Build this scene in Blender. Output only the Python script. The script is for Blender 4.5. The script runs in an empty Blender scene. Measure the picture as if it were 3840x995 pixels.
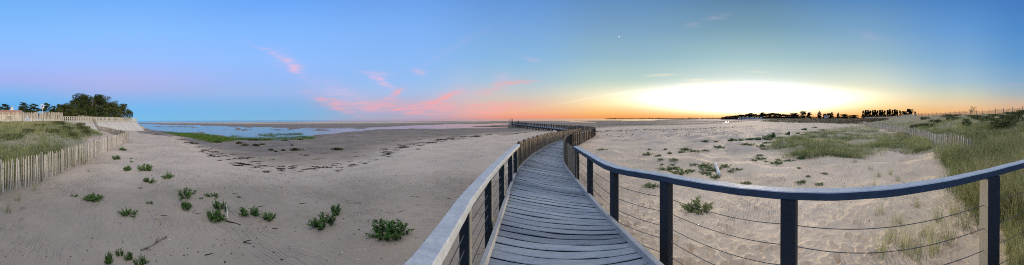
import bpy, math, random
import numpy as np
from mathutils import Vector, Matrix

random.seed(7)
rng = np.random.default_rng(7)
scene = bpy.context.scene
COL = scene.collection
PI = math.pi

# ------------------------------------------------------------------ survey frame
# (u, v): survey bearings read off the panorama; converted once into metres on the ground
F, U0, EYE = 530.0, 1390.0, 2.35
def th_of(u): return (np.asarray(u, float) - U0) / F
def vh(u): return 301.6 - 3.2 * np.cos(th_of(u) - 0.45)
def ray_d(u, v, z=0.0): return (EYE - z) * F / (v - float(vh(u)))
def P(u, d, z=0.0):
    t = float(th_of(u)); return Vector((d * math.sin(t), d * math.cos(t), z))
def zof(u, d, v): return EYE - (v - float(vh(u))) * d / F

# ------------------------------------------------------------------ noise helpers
_perm = np.random.default_rng(3).random((256, 256))
def vnoise(x, y):
    x = np.asarray(x, float); y = np.asarray(y, float)
    xi = np.floor(x).astype(int); yi = np.floor(y).astype(int)
    fx = x - xi; fy = y - yi
    fx = fx * fx * (3 - 2 * fx); fy = fy * fy * (3 - 2 * fy)
    a = _perm[xi % 256, yi % 256]; b = _perm[(xi + 1) % 256, yi % 256]
    c = _perm[xi % 256, (yi + 1) % 256]; d = _perm[(xi + 1) % 256, (yi + 1) % 256]
    return ((a * (1 - fx) + b * fx) * (1 - fy) + (c * (1 - fx) + d * fx) * fy) * 2 - 1
def fbm(x, y, oct=3):
    x = np.asarray(x, float); y = np.asarray(y, float)
    s = 0; a = 1.0; n = 0
    for k in range(oct):
        s = s + a * vnoise(x * 2**k + 17.3 * k, y * 2**k - 9.1 * k); n += a; a *= 0.5
    return s / n
def sstep(a, b, x):
    t = np.clip((x - a) / (b - a), 0, 1); return t * t * (3 - 2 * t)

# ------------------------------------------------------------------ terrain heights
CP = []   # (u, d, z)
def cp(u, d, z): CP.append((u, d, z))
def cpv(u, v, z): CP.append((u, ray_d(u, v, z), z))
for u in range(-250, 3000, 230):
    cp(u, 1.0, 0); cp(u, 3.5, 0)
for u in range(150, 1300, 190):
    cp(u, 6.5, 0); 
WRACK = [(368,330.6),(437,342.5),(460.5,355),(513.6,378.4),(553,392),(599,406),(645.5,415.4),(737.6,424.6),(830,424.6),(900,412),(960,392),(1009,371.5),(1054.5,361),(1137.8,347.6),(1242,338.2),(1325,332)]
for (u, v) in WRACK[1:]:
    cpv(u, v, -0.35); 
    cpv(u, vh(u) + (v - vh(u)) * 1.22, -0.05)
for (u, v, z) in [(430,400,0),(500,440,0),(390,370,0.02),(350,345,0),(620,350,-1.0),(700,370,-.75),(760,385,-.62),(840,380,-.62),(900,360,-.7),(700,395,-.5),
                  (500,358,-.9),(560,365,-.85),(950,345,-.85),(1050,338,-.85),(1150,332,-.9),(1250,326,-1.0),(1330,326,-.8),(1380,322,-.9)]:
    cpv(u, v, z)
FENCE1 = [(-60,500),(0,487),(76.8,466.5),(139.6,442),(209,410.6),(244,393),(279,375.6),(322.6,354.7)]
for (u, v) in FENCE1: cpv(u, v, 0.0)
for (u, d, z) in [(50,30,2.15),(50,18,1.1),(-150,30,2.2),(-150,18,1.2),(-150,10,.4),(150,30,2.05),(150,18,.9),(100,13,.5),(0,11,.5),(220,33,1.5),(220,24,.45),(250,34,.3),(190,21,.5),(200,36,1.9),
                  (40,45,2.25),(40,90,2.2),(150,45,2.1),(150,90,2.1),(-200,60,2.3),(-200,200,2.3),(250,80,1.9),(250,120,1.9),(310,85,1.6),(300,120,1.6),(100,250,2.2),
                  (246,47,.3),(300,54,-.1),(345,58,-.5),(330,40,-.1),(270,40,.2),
                  (380,70,-1.1),(370,120,-1.4),(360,200,-1.4),(300,300,-1.3),
                  (1500,12,0),(1500,25,0),(1500,45,-.1),(1600,20,0),(1600,40,0),(1600,60,-.1),(1700,15,0),(1700,35,0),(1700,65,0),(1800,10,.05),(1800,30,0),(1800,90,0),(1900,8,.05),(1900,25,.05),(1900,60,.05),(1900,120,.0),
                  (2000,20,.1),(2000,50,.1),(2000,100,.1),(2100,7,.05),(2100,15,.1),(2100,40,.1),(2100,80,.15),(2250,6,.05),(2250,10,.05),(2250,20,.1),
                  (1500,72,-.6),(1700,105,-.6),(1800,150,-.6),(1500,120,-1.15),(1600,160,-1.12),(1700,200,-1.12),(1850,250,-.75),(1760,300,-1.1),(1640,300,-1.1),(1500,300,-1.3),
                  (1400,50,-.5),(1350,60,-.8),(1420,42,-.35),(1430,30,-.1),(1300,100,-1.15),(1400,100,-1.12),(1390,70,-.9),
                  (1950,120,.1),(1950,190,1.3),(1950,300,2.4),(2000,105,.1),(2000,150,1.2),(2000,230,2.5),(2060,95,.1),(2060,130,1.0),(2050,220,2.7),(2150,90,.3),(2150,130,1.3),(2150,200,2.8),(2100,320,3.0),(1880,345,1.7),(1880,312,-.7),(1850,312,-.9),(1915,295,-.4),(1915,330,1.6),(1880,230,-.3),(1830,420,1.0),(1900,500,2.2),(2000,600,3),(2150,600,3),
                  (2184,60,0.1),(2237,39,.05),(2304,24,.05),(2344,17,.05),(2434,12.8,.1),(2574,9,.25),(2574,5,.1),(2750,9,.3),
                  (2301,105,4.1),(2400,75,4.05),(2516,52,4.0),(2574,46,4.0),(2750,42,4.0),(2301,60,1.6),(2301,40,.7),(2400,40,1.9),(2400,20,.5),(2516,34,2.3),(2516,20,.85),(2574,28,2.3),(2574,15,.75),(2750,20,1.8),
                  (2200,100,1.9),(2200,180,3.1),(2400,160,3.6),(2574,120,3.6),(2750,120,3.6),(2301,250,3.4),(2500,400,3),(2300,700,3),(2900,300,3),
                  (450,300,-.45),(622,260,-.4),(800,250,-.4),(1000,260,-.5),(1200,290,-.7),(400,330,-.5),
                  (500,150,-1.3),(700,110,-1.3),(850,100,-1.2),(1000,120,-1.2),
                  (622,200,-.75),(800,180,-.8),(1000,170,-.8),(1150,200,-.9),(450,250,-.8),
                  (400,480,-2.4),(700,400,-2.4),(1000,400,-2.4),(1250,430,-2.4),(1400,380,-2.0),(1480,700,-2.2),(600,900,-4),(1100,900,-4),(1500,1500,-4),(1700,700,-1.15),(1700,1200,-.5),(1600,1100,-1.5),(1850,1200,1.5)]:
    cp(u, d, z)
CP = np.array(CP)
def emb(th, d):
    return np.stack([np.cos(th), np.sin(th), 0.55 * np.log(np.maximum(d, .6))], -1)
_E = emb(th_of(CP[:, 0]), CP[:, 1])
_A = np.linalg.norm(_E[:, None] - _E[None], axis=-1)
_W = np.linalg.solve(_A + 1e-3 * np.eye(len(_E)) * -1, CP[:, 2])
def H0(x, y):
    x = np.asarray(x, float).ravel(); y = np.asarray(y, float).ravel()
    out = np.empty(len(x)); 
    for i in range(0, len(x), 60000):
        xx = x[i:i+60000]; yy = y[i:i+60000]
        e = emb(np.arctan2(xx, yy), np.hypot(xx, yy))
        d2 = (e**2).sum(1)[:, None] + (_E**2).sum(1)[None] - 2 * e @ _E.T
        out[i:i+60000] = np.sqrt(np.maximum(d2, 0)) @ _W
    return out
ZW = -1.15
LAGOON = [(345,313),(362,326),(430,332),(500,336.5),(545,341),(575,347),(600,351),(650,353),(720,353),(784,349.5),(820,341),(858,332),(920,327.5),(992,324.5),(1060,324),(1138,323.6),(1215,318),
          (1281,313.5),(1281,310.5),(1138,311.5),(1060,314.5),(992,318.5),(920,321.5),(858,322.6),(784,322.2),(700,321),(622,319.3),(540,317),(460,315),(400,312.8),(345,311)]
POOLS = [[(1405,303.5),(1460,304.8),(1512,309.5),(1500,311),(1440,307.5)],
         [(1770,307.0),(1850,307.4),(1885,308.8),(1850,310.0),(1760,309.3),(1650,311.8),(1560,312.3),(1640,310.6),(1760,308.0)],
         [(1330,318),(1455,321.5),(1455,324),(1330,320.2)],
         [(1100,321.0),(1275,319.5),(1275,321.0),(1150,322.8)],
         [(1500,315.5),(1640,315),(1640,316.2),(1500,316.8)],
         [(1560,303.6),(1700,303.2),(1700,304.4),(1560,304.9)]]
ISLES = [[(540,325),(600,323.4),(700,323.6),(775,325),(760,327),(680,328.6),(600,328)],[(380,317),(450,318),(520,320),(480,321),(400,319.5)],[(770,328),(850,325.5),(930,324.5),(900,326.5),(800,331)]]
def poly_sd(pu, ps, poly):
    inside = np.zeros(len(pu), bool); dmin = np.full(len(pu), 1e9)
    n = len(poly)
    for i in range(n):
        x1, y1 = poly[i]; x2, y2 = poly[(i + 1) % n]
        dx, dy = x2 - x1, y2 - y1
        t = np.clip(((pu - x1) * dx + (ps - y1) * dy) / (dx * dx + dy * dy + 1e-9), 0, 1)
        dmin = np.minimum(dmin, np.hypot(pu - x1 - t * dx, ps - y1 - t * dy))
        c = ((y1 > ps) != (y2 > ps)) & (pu < dx * (ps - y1) / (dy + 1e-12) + x1)
        inside ^= c
    return np.where(inside, -dmin, dmin)
def to_us(poly): return [(u, 60 * math.log(max(v - float(vh(u)), .8))) for (u, v) in poly]
def region(x, y, poly, z=0.0):
    """signed distance of ground points to a surveyed outline lying at height z (negative inside)"""
    d = np.hypot(x, y); u = np.arctan2(x, y) * F + U0
    s = 60 * np.log(np.maximum((EYE - z) * F / np.maximum(d, .5), .3))
    return poly_sd(u, s, to_us(poly))
_LG = LAGOON
def H(x, y):
    x = np.asarray(x, float).ravel(); y = np.asarray(y, float).ravel()
    z = H0(x, y); d = np.hypot(x, y)
    u = np.arctan2(x, y) * F + U0
    far = np.where((d > 18) & (d < 1200))[0]
    if len(far):
        xf, yf = x[far], y[far]; zf = z[far]
        sd = region(xf, yf, _LG, ZW)
        wob = fbm(xf * .12, yf * .12, 3) * 9
        sd = sd + wob
        bed = ZW - .05 - .10 * sstep(0, 30, -sd) + .14 * fbm(xf * .05 + 3, yf * .16, 3)
        shore = np.maximum(zf, ZW + .015 + .002 * np.maximum(sd, 0) + .05 * fbm(xf * .1, yf * .25, 3) * sstep(0, 30, sd))
        flat = (zf < -.55) & (np.degrees(np.arctan2(xf, yf)) > -125)
        seaward = d[far] > 330
        zz = np.where(flat & ~seaward, shore, zf)
        m = sstep(3, -6, sd)
        zz = zz * (1 - m) + np.minimum(bed, zz) * m
        for pl in ISLES:
            s3 = region(xf, yf, pl, ZW) + fbm(xf * .06, yf * .3, 3) * 16
            m3 = sstep(4, -6, s3); zz = zz * (1 - m3) + (ZW + .03 + .07 * fbm(xf * .07, yf * .35 + 8, 3)) * m3
        for pl in POOLS:
            s2 = region(xf, yf, pl, ZW) + fbm(xf * .1, yf * .1, 2) * 5
            m2 = sstep(2, -4, s2); zz = zz * (1 - m2) + (ZW - .06) * m2
        z[far] = zz
    # hummocks and undulation
    right = sstep(1380, 1650, u)
    leftdune = sstep(330, 200, u) * sstep(9, 16, d)
    rdune = sstep(2150, 2300, u) * sstep(9, 18, d)
    mid = sstep(2.5, 5, d) * sstep(160, 60, d) * sstep(-.7, -.3, z)
    z = z + mid * (.028 * fbm(x * .45, y * .45, 3) + right * (.055 * fbm(x * .9 + 5, y * .9, 3) + .022 * fbm(x * 3.7, y * 3.7, 2) * sstep(14, 7, d)))
    z = z + right * sstep(6, 9, d) * sstep(60, 30, d) * .42 * np.maximum(fbm(x * .5 + 9, y * .5, 2), 0) * sstep(-.4, -.1, z)
    dn = np.maximum(leftdune, rdune)
    z = z + dn * (.28 * fbm(x * .12, y * .12, 3) + .07 * fbm(x * .6, y * .6, 2)) * sstep(700, 200, d)
    return z
def hz(x, y): return float(H([x], [y])[0])
def G(u, v, n=7):
    """ground point under a surveyed bearing"""
    z = 0.0
    for _ in range(n):
        p = P(u, ray_d(u, v, z)); z = .5 * z + .5 * hz(p.x, p.y)
    p = P(u, ray_d(u, v, z)); p.z = hz(p.x, p.y); return p

# ------------------------------------------------------------------ mesh helpers
class MB:
    def __init__(s): s.v = []; s.f = []; s.t = []; s.n = 0
    def add(s, verts, faces, tint=.5):
        verts = [tuple(p) for p in verts]
        s.v += verts; s.f += [tuple(i + s.n for i in f) for f in faces]
        s.t += [tint] * len(verts); s.n += len(verts)
    def box(s, c, ax, ay, az, tint=.5):
        c, ax, ay, az = map(Vector, (c, ax, ay, az))
        vs = [c + sx * ax + sy * ay + sz * az for sz in (-1, 1) for (sx, sy) in ((-1,-1),(1,-1),(1,1),(-1,1))]
        s.add(vs, [(3,2,1,0),(4,5,6,7),(0,1,5,4),(1,2,6,5),(2,3,7,6),(3,0,4,7)], tint)
    def bar(s, a, b, w, h, tint=.5, up=(0,0,1), bev=0.0):
        """rectangular bar from a to b, w wide and h deep, optionally with chamfered edges"""
        a, b = Vector(a), Vector(b); d = (b - a).normalized()
        r = d.cross(Vector(up)).normalized(); n = r.cross(d)
        s.loft([(a, r, n), (b, r, n)], w, h, tint, bev)
    def loft(s, secs, w, h, tint=.5, bev=0.0):
        prof = [(-w/2+bev,-h/2),(w/2-bev,-h/2),(w/2,-h/2+bev),(w/2,h/2-bev),(w/2-bev,h/2),(-w/2+bev,h/2),(-w/2,h/2-bev),(-w/2,-h/2+bev)] if bev else [(-w/2,-h/2),(w/2,-h/2),(w/2,h/2),(-w/2,h/2)]
        k = len(prof); vs = []; fs = []
        for (p, r, n) in secs: vs += [p + r * x + n * y for (x, y) in prof]
        for i in range(len(secs) - 1):
            for j in range(k):
                a, b = i * k + j, i * k + (j + 1) % k
                fs.append((a, b, b + k, a + k))
        fs.append(tuple(reversed(range(k)))); fs.append(tuple(range((len(secs)-1)*k, len(secs)*k)))
        s.add(vs, fs, tint)
    def tube(s, pts, rad, n=6, tint=.5):
        pts = [Vector(p) for p in pts]; vs = []; fs = []
        if not isinstance(rad, (list, tuple)): rad = [rad] * len(pts)
        prev = None
        for i, p in enumerate(pts):
            d = (pts[min(i+1, len(pts)-1)] - pts[max(i-1, 0)]).normalized()
            if prev is None: r = d.orthogonal().normalized()
            else:
                r = prev - d * prev.dot(d)
                r = r.normalized() if r.length > 1e-6 else d.orthogonal().normalized()
            prev = r; q = d.cross(r)
            vs += [p + (r * math.cos(2*PI*k/n) + q * math.sin(2*PI*k/n)) * rad[i] for k in range(n)]
        for i in range(len(pts)-1):
            for k in range(n): fs.append((i*n+k, i*n+(k+1)%n, (i+1)*n+(k+1)%n, (i+1)*n+k))
        fs.append(tuple(reversed(range(n)))); fs.append(tuple(range((len(pts)-1)*n, len(pts)*n)))
        s.add(vs, fs, tint)
    def ball(s, c, r, nu=10, nv=7, tint=.5):
        c = Vector(c); r = r if hasattr(r, '__len__') else (r, r, r); vs = [c + Vector((0,0,-r[2]))]; fs = []
        for j in range(1, nv):
            a = -PI/2 + PI * j / nv
            vs += [c + Vector((r[0]*math.cos(a)*math.cos(2*PI*k/nu), r[1]*math.cos(a)*math.sin(2*PI*k/nu), r[2]*math.sin(a))) for k in range(nu)]
        vs.append(c + Vector((0,0,r[2]))); L = len(vs) - 1
        for k in range(nu):
            fs.append((0, 1+(k+1)%nu, 1+k)); fs.append((L, 1+(nv-2)*nu+k, 1+(nv-2)*nu+(k+1)%nu))
            for j in range(nv-2):
                fs.append((1+j*nu+k, 1+j*nu+(k+1)%nu, 1+(j+1)*nu+(k+1)%nu, 1+(j+1)*nu+k))
        s.add(vs, fs, tint)
    def mesh(s, name, mat, smooth=False):
        me = bpy.data.meshes.new(name)
        me.from_pydata(s.v, [], s.f); me.materials.append(mat)
        a = me.attributes.new('tint', 'FLOAT', 'POINT'); a.data.foreach_set('value', np.array(s.t, 'f'))
        if smooth: me.polygons.foreach_set('use_smooth', np.ones(len(me.polygons), bool))
        me.update(); return me
    def build(s, name, mat, parent=None, smooth=False):
        return link(name, s.mesh(name, mat, smooth), parent)
def link(name, me, parent=None):
    o = bpy.data.objects.new(name, me); COL.objects.link(o)
    if parent is not None:
        o.parent = parent; o.matrix_parent_inverse = Matrix.Identity(4)
        if o.parent.get('_world'): pass
    return o
def fast_mesh(name, V, Q, mat, tint=None, smooth=False):
    """V (n,3), Q (m,3|4)"""
    V = np.asarray(V, 'f'); Q = np.asarray(Q, 'i'); k = Q.shape[1]
    me = bpy.data.meshes.new(name)
    me.vertices.add(len(V)); me.vertices.foreach_set('co', V.ravel())
    me.loops.add(Q.size); me.loops.foreach_set('vertex_index', Q.ravel())
    me.polygons.add(len(Q)); me.polygons.foreach_set('loop_start', np.arange(0, Q.size, k, dtype='i'))
    me.polygons.foreach_set('loop_total', np.full(len(Q), k, 'i'))
    me.materials.append(mat)
    if tint is not None:
        a = me.attributes.new('tint', 'FLOAT', 'POINT'); a.data.foreach_set('value', np.asarray(tint, 'f'))
    if smooth: me.polygons.foreach_set('use_smooth', np.ones(len(Q), bool))
    me.update(calc_edges=True); return me
def tag(o, label=None, cat=None, group=None, kind=None):
    if label: o['label'] = label
    if cat: o['category'] = cat
    if group: o['group'] = group
    if kind: o['kind'] = kind
    return o
def empty(name, loc, rz=0.0):
    o = bpy.data.objects.new(name, None); COL.objects.link(o); o.location = loc; o.rotation_euler.z = rz
    o.empty_display_size = .1; return o
def copy_tree(o, parent=None):
    c = o.copy(); COL.objects.link(c)
    if parent is not None: c.parent = parent
    for ch in [k for k in bpy.data.objects if k.parent == o]: copy_tree(ch, c)
    return c
ONES = "zero first second third fourth fifth sixth seventh eighth ninth tenth eleventh twelfth thirteenth fourteenth fifteenth sixteenth seventeenth eighteenth nineteenth".split()
def ordw(n):
    if n < 20: return ONES[n]
    t = {2:'twent',3:'thirt',4:'fort',5:'fift',6:'sixt',7:'sevent',8:'eight',9:'ninet'}[n // 10]
    return t + 'ieth' if n % 10 == 0 else t + 'y-' + ONES[n % 10]

# ------------------------------------------------------------------ materials
def s2l(c): return tuple(((x/255)/12.92 if x/255 <= .04045 else ((x/255+.055)/1.055)**2.4) for x in c)
class NT:
    def __init__(s, tree): s.t = tree
    def n(s, typ, **kw):
        nd = s.t.nodes.new(typ)
        for k, v in kw.items(): setattr(nd, k, v)
        return nd
    def l(s, a, b): s.t.links.new(a, b)
    def val(s, sock, v):
        if isinstance(v, bpy.types.NodeSocket): s.l(v, sock)
        elif v is not None: sock.default_value = v
    def m(s, op, a, b=None, c=None, clamp=False):
        nd = s.n('ShaderNodeMath', operation=op, use_clamp=clamp)
        for i, x in enumerate((a, b, c)): s.val(nd.inputs[i], x)
        return nd.outputs[0]
    def mr(s, x, a, b, c=0., d=1., smooth=True):
        nd = s.n('ShaderNodeMapRange'); nd.interpolation_type = 'SMOOTHSTEP' if smooth else 'LINEAR'
        for i, q in enumerate((x, a, b, c, d)): s.val(nd.inputs[i], q)
        return nd.outputs[0]
    def mix(s, f, a, b, blend='MIX'):
        nd = s.n('ShaderNodeMix', data_type='RGBA', blend_type=blend)
        s.val(nd.inputs[0], f)
        for i, q in ((6, a), (7, b)):
            if isinstance(q, tuple): q = q + (1,) if len(q) == 3 else q
            s.val(nd.inputs[i], q)
        return nd.outputs[2]
    def noise(s, vec, scale, detail=3, rough=.55, dist=0, out=0):
        nd = s.n('ShaderNodeTexNoise'); s.val(nd.inputs['Vector'], vec)
        nd.inputs['Scale'].default_value = scale; nd.inputs['Detail'].default_value = detail
        nd.inputs['Roughness'].default_value = rough; nd.inputs['Distortion'].default_value = dist
        return nd.outputs[out]
    def mapping(s, vec, scale=(1,1,1), rot=(0,0,0), loc=(0,0,0)):
        nd = s.n('ShaderNodeMapping'); s.l(vec, nd.inputs[0]); nd.inputs['Scale'].default_value = scale
        nd.inputs['Rotation'].default_value = rot; nd.inputs['Location'].default_value = loc; return nd.outputs[0]
    def attr(s, name): return s.n('ShaderNodeAttribute', attribute_name=name).outputs['Fac']
    def bump(s, h, strength, dist, normal=None):
        nd = s.n('ShaderNodeBump'); s.l(h, nd.inputs['Height']); nd.inputs['Strength'].default_value = strength
        nd.inputs['Distance'].default_value = dist
        if normal is not None: s.l(normal, nd.inputs['Normal'])
        return nd.outputs[0]
def new_mat(name, rough=.8, spec=.3):
    m = bpy.data.materials.new(name); m.use_nodes = True
    nt = NT(m.node_tree); b = m.node_tree.nodes['Principled BSDF']
    b.inputs['Roughness'].default_value = rough; b.inputs['Specular IOR Level'].default_value = spec
    return m, nt, b
def mat_tint(name, c0, c1, rough=.85, scale=6., namp=.25, stretch=(1,1,1), bump=0.0, trans=0.0, spec=.2, fine=60., side=None, glow_face=None):
    """two-colour material driven by the per-piece tint plus streaky noise"""
    m, nt, b = new_mat(name, rough, spec)
    pos = nt.n('ShaderNodeTexCoord').outputs['Object']
    mp = nt.mapping(pos, stretch)
    nz = nt.noise(mp, scale, 5, .65)
    f = nt.m('ADD', nt.attr('tint'), nt.m('MULTIPLY', nt.m('SUBTRACT', nz, .5), namp * 4), clamp=True)
    col = nt.mix(f, c0, c1)
    nz2 = nt.noise(mp, fine, 3, .6)
    col = nt.mix(nt.mr(nz2, .35, .75, 0, .35), col, tuple(x * .55 for x in c0))
    if side or glow_face:
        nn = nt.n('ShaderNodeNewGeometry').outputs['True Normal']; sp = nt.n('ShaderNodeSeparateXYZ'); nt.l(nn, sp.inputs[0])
        if side: col = nt.mix(nt.mr(sp.outputs[2], .45, .75), nt.mix(nz, side, tuple(x*2.6 for x in side)), col)  # shade painted into the side faces of the right rail and deck boards
        if glow_face:    # sunset glow painted as a pale colour on post faces turned towards it
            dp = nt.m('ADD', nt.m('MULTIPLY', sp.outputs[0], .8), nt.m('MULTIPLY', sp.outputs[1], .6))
            col = nt.mix(nt.mr(dp, .2, .4), col, nt.mix(nz, tuple(x*.7 for x in glow_face), glow_face))
    nt.l(col, b.inputs['Base Color'])
    if bump: nt.l(nt.bump(nt.m('ADD', nz, nt.m('MULTIPLY', nz2, .5)), bump, .01), b.inputs['Normal'])
    if trans:
        tr = nt.n('ShaderNodeBsdfTranslucent'); nt.l(col, tr.inputs[0])
        ms = nt.n('ShaderNodeMixShader'); ms.inputs[0].default_value = trans
        nt.l(b.outputs[0], ms.inputs[1]); nt.l(tr.outputs[0], ms.inputs[2])
        nt.l(ms.outputs[0], m.node_tree.nodes['Material Output'].inputs[0])
    return m

M = {}
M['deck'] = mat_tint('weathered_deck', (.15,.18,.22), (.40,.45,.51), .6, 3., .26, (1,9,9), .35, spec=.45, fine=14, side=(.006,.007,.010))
M['rail'] = mat_tint('weathered_handrail', (.27,.30,.34), (.52,.55,.58), .65, 6., .34, (1,1,1), .45, spec=.4, fine=24)
M['railshade'] = mat_tint('weathered_handrail_shade_sided', (.25,.30,.36), (.47,.53,.60), .65, 6., .34, (1,1,1), .45, spec=.4, fine=24, side=(.015,.026,.043))
M['post'] = mat_tint('dark_post', (.009,.014,.021), (.036,.046,.058), .7, 5., .18, (6,6,1), .3, spec=.3, fine=20, glow_face=(.34,.32,.26))
M['dark'] = mat_tint('dark_timber', (.012,.016,.022), (.05,.055,.062), .75, 5., .18, (6,6,1), .3, fine=20)
M['postlight'] = mat_tint('grey_post', (.12,.115,.105), (.34,.32,.28), .75, 5., .18, (6,6,1), .3, fine=20)
M['kerb'] = mat_tint('grey_kerb', (.26,.265,.27), (.50,.50,.49), .7, 5., .2, (1,1,1), .3, fine=25)
M['screen'] = mat_tint('brown_paling', (.075,.055,.038), (.50,.39,.27), .85, 4., .20, (5,5,.6), .3, fine=18)
M['paling'] = mat_tint('bleached_paling', (.23,.215,.19), (.72,.68,.62), .85, 4., .20, (5,5,.6), .3, fine=18)
M['thinpale'] = mat_tint('grey_paling', (.17,.15,.13), (.46,.42,.37), .85, 4., .12, (5,5,.6))
M['pier'] = mat_tint('dark_pier_timber', (.028,.028,.032), (.09,.088,.088), .8, 2., .15, (3,3,1))
M['pierlight'] = mat_tint('pale_pier_timber', (.20,.205,.22), (.42,.42,.43), .7, 2., .15)
M['cable'] = mat_tint('steel_cable', (.045,.05,.055), (.12,.125,.13), .6, 40., .1, spec=.3)
M['wire'] = mat_tint('rusty_wire', (.05,.045,.04), (.10,.09,.08), .6, 20., .1)
M['concrete'] = mat_tint('sea_wall_concrete', (.40,.39,.36), (.62,.60,.56), .85, .8, .12, (1,1,1), .2, fine=9)
M['white'] = mat_tint('white_paint', (.42,.42,.41), (.62,.62,.60), .6, 3., .1)
M['sign'] = mat_tint('sign_enamel', (.75,.76,.78), (.85,.85,.86), .35, 3., .05)
M['blue'] = mat_tint('blue_enamel', (.05,.12,.35), (.08,.18,.45), .4, 3., .1)
M['rooftile'] = mat_tint('terracotta_roof', (.32,.15,.09), (.50,.27,.17), .8, 6., .15, fine=40)
M['slate'] = mat_tint('grey_roof', (.10,.10,.11), (.18,.18,.19), .8, 6., .15)
M['wallp'] = mat_tint('pale_render', (.55,.52,.46), (.70,.67,.60), .85, 2., .1)
M['glass'] = mat_tint('window_glass', (.02,.025,.03), (.05,.055,.06), .1, 2., .05, spec=.6)
M['bark'] = mat_tint('bark', (.05,.042,.034), (.13,.11,.09), .9, 5., .2, (3,3,.5), .4)
M['palebark'] = mat_tint('pale_dead_branch', (.20,.17,.14), (.38,.34,.29), .9, 5., .2, (3,3,.5))
M['leaf_dark'] = mat_tint('dark_evergreen_leaf', (.014,.026,.010), (.105,.145,.045), .7, 1.2, .12, trans=.15)
M['leaf_mid'] = mat_tint('broad_leaf', (.030,.045,.014), (.150,.180,.062), .7, 1.2, .12, trans=.2)
M['leaf_sil'] = mat_tint('far_leaf', (.006,.008,.004), (.028,.034,.014), .8, .6, .12, trans=.1)
M['weed'] = mat_tint('beach_weed_leaf', (.030,.080,.020), (.17,.30,.075), .6, 8., .12, trans=.15)
M['weedlight'] = mat_tint('creeping_weed_leaf', (.11,.155,.05), (.42,.46,.20), .65, 8., .12, trans=.2)
M['weedstem'] = mat_tint('weed_stem', (.06,.07,.03), (.16,.16,.08), .7, 8., .1)
M['marram'] = mat_tint('marram_blade', (.075,.135,.028), (.68,.64,.33), .7, .7, .06, trans=.4, fine=5)
M['marramdry'] = mat_tint('dry_marram_blade', (.20,.17,.09), (.55,.47,.28), .7, .7, .08, trans=.3, fine=5)
M['heath'] = mat_tint('dune_heath', (.055,.046,.022), (.32,.23,.145), .85, .6, .12, trans=.1)
M['algae'] = mat_tint('green_salt_meadow', (.035,.085,.012), (.14,.235,.03), .7, .5, .12, trans=.1)
M['moundalgae'] = mat_tint('olive_mound', (.018,.028,.010), (.080,.088,.028), .8, 3., .15, trans=.05)
M['seaweed'] = mat_tint('dry_seaweed', (.016,.012,.010), (.055,.042,.032), .8, 9., .15)
M['driftwood'] = mat_tint('driftwood', (.16,.13,.10), (.40,.35,.29), .85, 8., .2, (1,1,1), .3)
M['bleached'] = mat_tint('bleached_driftwood', (.62,.60,.56), (.80,.78,.74), .8, 6., .15, (1,1,1), .3)
M['shell'] = mat_tint('shell_bits', (.35,.32,.28), (.80,.78,.74), .6, 9., .2)
M['cloth'] = mat_tint('dark_clothing', (.010,.012,.018), (.03,.032,.04), .9, 9., .1)
M['skin'] = mat_tint('skin', (.28,.17,.12), (.36,.22,.16), .6, 9., .05)
M['slab'] = mat_tint('grey_embankment', (.15,.14,.135), (.26,.245,.23), .9, .4, .15)

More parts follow.
